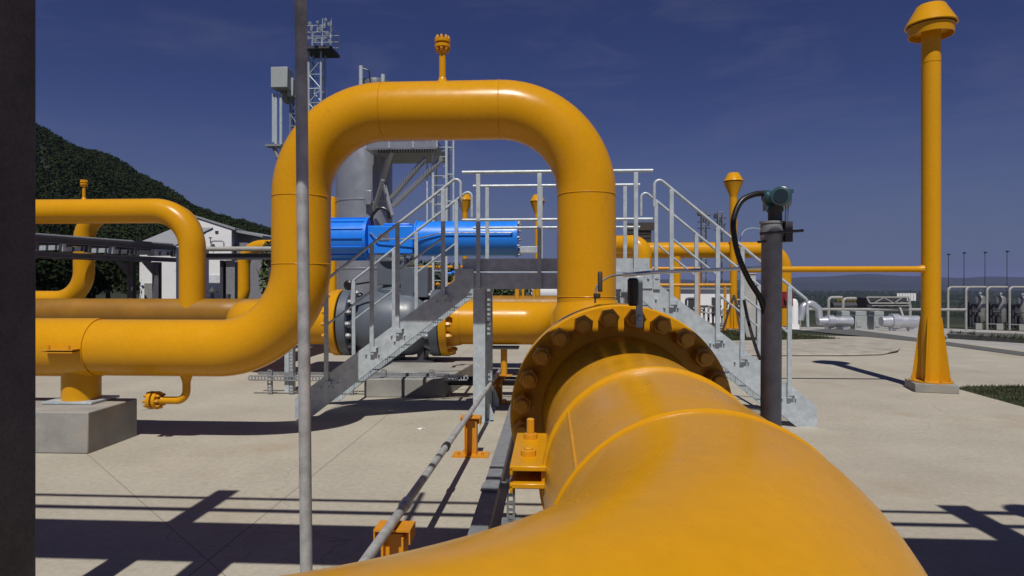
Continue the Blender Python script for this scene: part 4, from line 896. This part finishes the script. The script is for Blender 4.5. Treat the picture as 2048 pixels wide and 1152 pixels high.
mb = MB(); mb.prism([V((a.x-.3, 59.6, zt+.02)), V((a.x-.3, 66.3, onY(300,460,66).z)), V((a.x-.3, 66.3, onY(300,460,66).z+.25)), V((a.x-.3, 59.6, zt+.22))], (b.x-a.x+.6,0,0)); part(mb, 'roof', ROOF, an, sm=0)
mb = MB(); q = onY(302,580,60); mb.box((q.x, 59.95, .6), (1.2,.12,2.2)); part(mb, 'door', mat('dirty_door', (.25,.25,.24), .8), an, sm=0)
pr = thing('pipe_rack', (at(300,600,21.5).x, at(300,600,21.5).y, 0), 'dark steel pipe rack crossing behind the second loop at left', 'pipe rack')
def zc_(px, z, d0): return None
A_, B_ = V((-15.2, 14.2, 2.96)), V((at(352,493,23.2).x, at(352,493,23.2).y, 2.96))
dirn = (B_-A_).normalized(); per = V((-dirn.y, dirn.x, 0))
for k, (dz, off, h) in enumerate(((0,0,.16), (0,1.1,.16), (-.42,0,.15), (-.42,1.1,.15))):
    mb = MB(); mb.iso(A_+per*off+V((0,0,dz)), B_+per*off+V((0,0,dz)), .14, h, .015); part(mb, 'beam', RACK, pr, sm=0)
for k in range(11):
    p = A_+(B_-A_)*(k/10.0)*.985; mb = MB(); mb.beam(p+V((0,0,-.2)), p+per*1.1+V((0,0,-.2)), .08, .14); mb.box(p+V((0,0,-.2)), (.12,.12,.22)); part(mb, 'cross_bar', GAL if k % 2 else RACK, pr, sm=0)
for off in (.15,.5,.85):
    mb = MB(); mb.tube([A_+per*off+V((0,0,.13)), B_+per*off+V((0,0,.13))], .05, 12); part(mb, 'pipe', GALD, pr)
for f in (.9,):
    for off in (0, 1.1):
        p = A_+(B_-A_)*f+per*off; mb = MB(); mb.iso((p.x, p.y, gz(p.x,p.y)), (p.x, p.y, 2.44), .22, .2, .015)
        mb.prism([V((p.x, p.y, 2.42))-dirn*.1, V((p.x, p.y, 2.42))-dirn*.62, V((p.x, p.y, 1.95))-dirn*.1], per*.03); part(mb, 'column', RACK, pr, sm=0)
r2 = thing('pipe_rack', (at(465,600,24).x, 24, 0), 'grey pipe rack with white top pipe between second loop and near loop', 'pipe rack')
a, b = onY(400,498,24), onY(640,498,24)
mb = MB(); mb.tube([(a.x, 24, a.z), (b.x, 24, a.z)], .09, 14); part(mb, 'pipe', WPP, r2)
mb = MB(); z = onY(400,513,24).z; mb.iso((a.x, 24.1, z), (b.x, 24.1, z), .2, .24, .015); part(mb, 'beam', DGS, r2, sm=0)
for px, wd, m in ((446,.12,DGS), (464,.34,GALD), (547,.3,DGS)):
    q = onY(px,560,24.3); mb = MB(); mb.iso((q.x, 24.3, 0), (q.x, 24.3, z-.14), wd, .25, .015); part(mb, 'column', m, r2, sm=0)
mb = MB(); q = onY(435,486,24); mb.tube(bend([(q.x-.25, 24, a.z), (q.x-.25, 24, a.z+.3), (q.x+.25, 24, a.z+.3), (q.x+.25, 24, a.z)], .1), .025, 8); part(mb, 'pipe_hoop', GALD, r2)
mb = MB(); q = onY(425,580,23); mb.tube([(q.x, 23, 0), (q.x, 23, q.z)], .05, 8); mb.lathe([(.2,0),(.2,.05),(.05,.2)], (q.x, 23, q.z-.1), (0,0,1), 16); mb.tube([(q.x, 23, q.z-.35), (q.x+.6, 23, q.z-.35)], .04, 8); mb.box((q.x+.6, 23, q.z-.35), (.1,.12,.4)); single(mb, 'gate_valve', DGS, 'small dark gate valve with handwheel in front of the white building', 'valve')
tree(V((onY(536,600,30).x, 30, 0)), 2.6, 1.2, 'leafy tree seen between near loop upright and grey rack', None, 21, LEAFL, 900)
for k, px in enumerate((80, 130, 178, 216)):
    q = onY(px, 590, 46+k*3); tree(V((q.x, q.y, 0)), 4.5+k*.5, 4.2, ['dark tree at far left beneath the pipe rack', 'dark tree behind the thin riser of the third loop', 'dark tree left of the white annex, touching its wall', 'dark tree standing closest to the white annex corner'][k], 'dark trees at the foot of the hill', 60+k, TREEL, 1400, size=.22)
for k, (px, d) in enumerate(((835,34),(870,36),(945,33),(985,38),(1015,33))):
    q = onY(px, 590, d); tree(V((q.x, q.y, 0)), 2.0 if k > 1 else 3.4, 2.6, ['green shrub behind the left post of the yellow guard rail', 'green shrub behind the middle of the yellow guard rail', 'low shrub beside the left platform column', 'low shrub under the middle of the platform', 'low shrub left of the yellow risers under the platform'][k], 'shrubs beyond the stair', 80+k, LEAFL, 800, name='shrub', size=.14)
# white tank end and low building seen under the platform and right stair
mb = MB(); q = onY(1108,592,48); mb.lathe([(.02,-.4),(.7,-.25),(.9,0),(.9,3.2),(.7,3.45),(.02,3.6)], (q.x-1.5, 48, 1.05), (1,0,0), 28); mb.box((q.x, 48, .2), (.4,1.2,.5)); single(mb, 'storage_tank', WHT, 'white horizontal tank just left of the loop upright under the platform', 'tank')
lb = thing('low_white_building', (onY(1415,600,60).x, 60, gz(onY(1415,600,60).x,60)-.2), 'low white building seen through the right stair rails', 'building')
a, b = onY(1330,600,60), onY(1468,600,60); z0 = gz(a.x, 60)-.4; z1 = onY(1400,579,60).z
mb = MB(); mb.box(((a.x+b.x)/2, 62, (z0+z1)/2), (b.x-a.x, 4, z1-z0)); part(mb, 'wall', WHT, lb, sm=0)
mb = MB(); mb.box(((a.x+b.x)/2, 62, z1+.06), (b.x-a.x+.5, 4.5, .12)); part(mb, 'roof', ROOF, lb, sm=0)
for q in (1385, 1432): x = onY(q,590,60).x; mb = MB(); mb.box((x, 59.96, (z0+z1)/2), (.8,.1,1.6)); part(mb, 'door', DGS, lb, sm=0)
sk_ = thing('metering_skid', (onY(1425,620,40).x, 40, gz(onY(1425,620,40).x,40)), 'small cluster of pale pipes and valves behind the right stair', 'pipework')
for k in range(12):
    q = onY(1372+k*9, 612, 40+rnd.uniform(-1,1)); g = gz(q.x, q.y); h = rnd.uniform(.7, 1.7)
    mb = MB(); mb.tube(bend([(q.x, q.y, g), (q.x, q.y, g+h), (q.x+.5, q.y, g+h)], .12), .07, 8); mb.lathe([(.14,0),(.14,.05),(.06,.12)], (q.x, q.y, g+h*.6), (0,0,1), 10); part(mb, 'pipe', WPP if k % 3 else DGS, sk_)
# ------------------------------------------------------------------ masts at distance behind the stair and at right
for k, (px, pt, d, lab) in enumerate(((1408,418,62,'thin lattice mast behind the right handrail'), (1440,424,66,'thin antenna mast with crossbars left of the slim vent'))):
    c = onY(px, pt, d); am = thing('antenna_mast', (c.x, d, 0), lab, 'mast'); mb = MB(); lattice(mb, V((c.x, d, 0)), .45, 0, c.z, .045, .8); part(mb, 'lattice', GALD, am)
    mb = MB()
    for j in range(3): mb.tube([(c.x-.6, d, c.z-.6-j*.6), (c.x+.6, d, c.z-.6-j*.6)], .05, 6); mb.box((c.x-.5+j*.4, d-.1, c.z-.4-j*.5), (.25,.2,.4))
    part(mb, 'antenna', DGS, am)
MASTL = ['leftmost of the four dark poles beyond the vessels', 'second dark pole from left beyond the vessels', 'third dark pole from left beyond the vessels', 'rightmost and tallest dark pole beyond the vessels']
for k, (px, pt) in enumerate(((1897,509), (1928,506), (1970,505), (2014,503))):
    c = at(px, pt, 75); g = gz(c.x, c.y); mp = thing('light_mast', (c.x, c.y, g), MASTL[k], 'mast', 'four dark light masts')
    mb = MB(); mb.tube([(c.x, c.y, g), (c.x, c.y, c.z)], [.055, .03], 10); part(mb, 'pole', DGS, mp)
    mb = MB(); mb.box((c.x, c.y-.1, c.z), (.2,.3,.16)); part(mb, 'lamp', DGS, mp, sm=0)
# ------------------------------------------------------------------ vessel row at right
VL = ['pale steel filter vessel nearest the tall vent stack', 'pale filter vessel second from the tall vent stack', 'pale filter vessel third from the tall vent stack', 'pale filter vessel cut by the right edge of view']
vd = 56.0
vessel0 = None
for k, px in enumerate((1960, 2001, 2045, 2092)):
    c = at(px, 600, vd+1.5); g = gz(c.x, c.y)
    if vessel0 is None:
        t = thing('filter_vessel', (c.x, c.y, g), VL[0], 'vessel', 'row of filter vessels'); vessel0 = t; vr = .42
        mb = MB(); mb.lathe([(.3,.55),(vr,.8),(vr,2.75),(.33,2.95),(.12,3.02)], (c.x, c.y, g), (0,0,1), 28); part(mb, 'shell', mat('dull_vessel_metal', (.30,.30,.29), .4, .5, var=.2), t)
        mb = MB(); mb.tube([(c.x, c.y, g+3.0), (c.x, c.y, g+3.3)], .09, 10); mb.lathe([(.16,0),(.16,.06)], (c.x, c.y, g+3.16), (0,0,1), 12); part(mb, 'top_nozzle', SIL, t)
        mb = MB()
        for a in range(4): mb.box((c.x+math.cos(a*1.57+.7)*.42, c.y+math.sin(a*1.57+.7)*.42, g+.35), (.1,.1,.75))
        part(mb, 'skirt_leg', DGS, t)
        mb = MB(); mb.box((c.x-.75, c.y+.1, g+1.3), (.55,.7,2.2)); mb.tube([(c.x-.8, c.y-.3, g+.4), (c.x-.8, c.y-.3, g+2.3)], .1, 8); mb.box((c.x-.5, c.y-.45, g+.9), (.3,.25,.5)); mb.tube([(c.x-.3, c.y-.5, g+1.6), (c.x-1.0, c.y-.5, g+1.6)], .07, 8); part(mb, 'side_piping', DGS, t, sm=30)
        mb = MB(); mb.box((c.x-.9, c.y-1.1, g+.3), (.55,.4,.6)); mb.box((c.x+.4, c.y-1.1, g+.55), (1.5,.06,.06)); mb.box((c.x+1.1, c.y-1.1, g+.27), (.06,.06,.55)); part(mb, 'junction_box', WPP, t, sm=0)
    else: dup(vessel0, (c.x, c.y, g), VL[k])
HL = ['pale hoop pipe nearest the tall vent stack', 'second pale hoop pipe of the vessel row', 'third pale hoop pipe of the vessel row', 'fourth pale hoop pipe at the right edge']
for k, px in enumerate((1896, 1932, 1974, 2019)):
    c = at(px, 600, vd); g = gz(c.x, c.y); zt = at(px, 574.5, vd).z; x2 = at(px+46, 600, vd)
    mb = MB(); mb.tube(bend([(c.x, c.y, g), (c.x, c.y, zt), (x2.x, x2.y+.3, zt), (x2.x, x2.y+2.5, zt)], [.35,.2], 8), .10, 12); single(mb, 'hoop_pipe', WPP, HL[k], 'pipe', 'row of pale hoop pipes')
mb = MB(); a, b = at(1600,618.5,50), at(1932,619.5,50); mb.tube([a, b], .11, 12); mb.tube([V((b.x, b.y, gz(b.x,b.y))), b], .08, 8); mb.tube([V((a.x, a.y, gz(a.x,a.y))), a], .08, 8); single(mb, 'long_rail_pipe', WPP, 'long thin white pipe running level in front of the far cooler', 'pipe')
# silver insulated pipes, hoop pipes, cooler between stair and tall vent
def gl(px, py, d, r, px2, lab, nm='insulated_pipe'):
    a, b = at(px, py, d), at(px2, py, d); mb = MB(); mb.tube([a, a+(b-a)*.25, a+(b-a)*.26, a+(b-a)*.45, a+(b-a)*.46, b], [r*.8, r*.95, r*1.3, r*1.3, r, r], 20)
    for f in (.3, .8): p = a+(b-a)*f; g = gz(p.x, p.y); mb.box((p.x, p.y, (g+p.z)/2-r*.4), (.3,.3,p.z-g-r*.9))
    single(mb, nm, SIL, lab, 'pipe')
gl(1636, 643, 43, .33, 1703, 'shiny silver insulated pipe lying at ground level left of the far cooler'); gl(1762, 643, 43, .40, 1836, 'shiny silver insulated pipe lying just left of the tall vent stack')
mb = MB(); mb.tube(bend([at(1600,640,44), at(1606,612,44), at(1622,606,44), at(1637,618,44), at(1640,648,44)], .35, 8), .24, 16); single(mb, 'silver_elbow', SIL, 'bright silver hump shaped elbow right of the stair foot', 'pipe')
mb = MB(); p = at(1588,600,42); g = gz(p.x, p.y); mb.lathe([(.26,0),(.26,1.35),(.18,1.58),(.06,1.65)], (p.x, p.y, g+.3), (0,0,1), 24); mb.box((p.x,p.y,g+.15),(.5,.5,.3)); single(mb, 'white_dome_tank', WHT, 'white domed tank just behind the right stair handrail end', 'tank')
for k, (px, py, px2, lab) in enumerate(((1657, 595, 1684, 'pale hoop pipe left of the yellow tube bundle'), (1686, 597, 1712, 'pale hoop pipe in front of the yellow tube bundle'), (1820, 605, 1797, 'pale hoop pipe between far cooler and tall vent'))):
    c = at(px, py, 50); e = at(px2, py, 50); g = gz(c.x, c.y); mb = MB(); mb.tube(bend([(c.x, c.y, g), (c.x, c.y, c.z), (e.x, e.y, c.z), (e.x, e.y+1, c.z)], [.3,.1], 8), .11, 12); single(mb, 'hoop_pipe', WPP, lab, 'pipe', 'pale hoop pipes near the cooler')
co = thing('air_cooler', (at(1775,610,50).x, at(1775,610,50).y, gz(at(1775,610,50).x, at(1775,610,50).y)), 'dark air cooler with white angled frame left of the tall vent stack', 'cooler')
a, b = at(1732,594,50), at(1813,594,50); a2, b2 = at(1738,606,50), at(1816,606,50); y = a.y
mb = MB(); mb.box(((a.x+b.x)/2+.1, y+1, at(1775,608,50).z), (b.x-a.x-.1, 1.6, .95)); part(mb, 'bundle_box', DGS, co, sm=0)
for k, (p_, q_) in enumerate(((a,b),(a2,b2),(a,a2),(b,b2),(at(1746,606,50),at(1765,595,50)),(at(1765,595,50),at(1785,606,50)),(at(1785,606,50),at(1800,595,50)),(at(1742,611,50),at(1816,611,50)))):
    mb = MB(); mb.beam(V((p_.x,y-.1-.004*k,p_.z)), V((q_.x,y-.1-.004*k,q_.z)), .1 if k < 4 else .06, .1 if k < 4 else .06); part(mb, 'frame_bar', WPP, co, sm=0)
for px in (1742, 1812):
    p = at(px,612,50); g = gz(p.x,p.y); mb = MB(); mb.box((p.x, y+.8, (g+p.z)/2), (.14,.14,p.z-g)); part(mb, 'leg', WPP, co, sm=0)
mb = MB(); p0, p1 = at(1800,616,49), at(1816,645,47); mb.beam(p0, V((p1.x,p1.y,gz(p1.x,p1.y))), .12, .12); part(mb, 'stay', WPP, co, sm=0)
ty = thing('tube_bundle', (at(1702,610,52).x, at(1702,610,52).y, gz(at(1702,610,52).x, at(1702,610,52).y)), 'row of olive yellow tubes under a dark header left of the far cooler', 'pipework')
for k in range(9):
    p = at(1676+k*6.5, 603, 52); g = gz(p.x, p.y); mb = MB(); mb.tube([(p.x, p.y, g), (p.x, p.y, p.z+.05)], .09, 8); mb.lathe([(.12,0),(.12,.1),(.05,.16)], (p.x, p.y, p.z+.05), (0,0,1), 8); part(mb, 'tube', mat('olive_yellow_paint', (.16,.13,.03), .5) if k == 0 else bpy.data.materials['olive_yellow_paint'], ty)
mb = MB(); a, b = at(1664,612,52), at(1736,612,52); mb.tube([a, b], .3, 12); part(mb, 'header', DGS, ty)
for k, (px, w_) in enumerate(((1716,.8),(1752,.7),(1686,.6))):
    p = at(px, 632, 45); g = gz(p.x, p.y); mb = MB(); h = p.z-g+.45; mb.box((p.x, p.y, g+h*.35), (w_,.9,h*.7)); mb.box((p.x, p.y-.05, g+h*.7+.16), (w_*.9,.8,.3)); mb.box((p.x-w_*.2, p.y-.47, g+h*.3), (.3,.05,.4))
    single(mb, 'control_cabinet', BOXG, ['grey cabinet under the long white pipe, between two silver pipes', 'wide grey cabinet left of the right silver pipe', 'narrow grey cabinet behind the left silver pipe'][k], 'cabinet', 'grey cabinets below the cooler', sm=0, bv=.02)
mb = MB()
for k in range(7):
    p = at(1794+k*5.5, 586.5, 420); mb.box((p.x, p.y, p.z-2.4), (1.5,3,4.8))
single(mb, 'valley_village', WHT, kind='stuff', sm=0)

# ------------------------------------------------------------------ haze
hm = bpy.data.materials.new('air_haze'); hm.use_nodes = True; nt = hm.node_tree; nt.nodes.clear()
o_ = nt.nodes.new('ShaderNodeOutputMaterial'); pv = nt.nodes.new('ShaderNodeVolumePrincipled'); pv.inputs['Color'].default_value = (.36,.42,.80,1); pv.inputs['Density'].default_value = 9e-5
nt.links.new(pv.outputs[0], o_.inputs['Volume'])
mb = MB(); mb.box((0, 0, 60), (24000, 24000, 220)); single(mb, 'haze', hm, kind='stuff', sm=0)

q = onZ(839, 859); mb = MB(); mb.add([q+V((-.03,-.01,.006)), q+V((.02,-.025,.004)), q+V((.035,.012,.02)), q+V((-.02,.02,.012))], [(0,1,2,3)]); mb.add([q+V((.035,.012,.02)), q+V((.07,.0,.004)), q+V((.06,.03,.005))], [(0,1,2)])
single(mb, 'litter_scrap', WHT, 'small pale scrap of litter on the concrete left of the conduit stand', 'litter', sm=0)
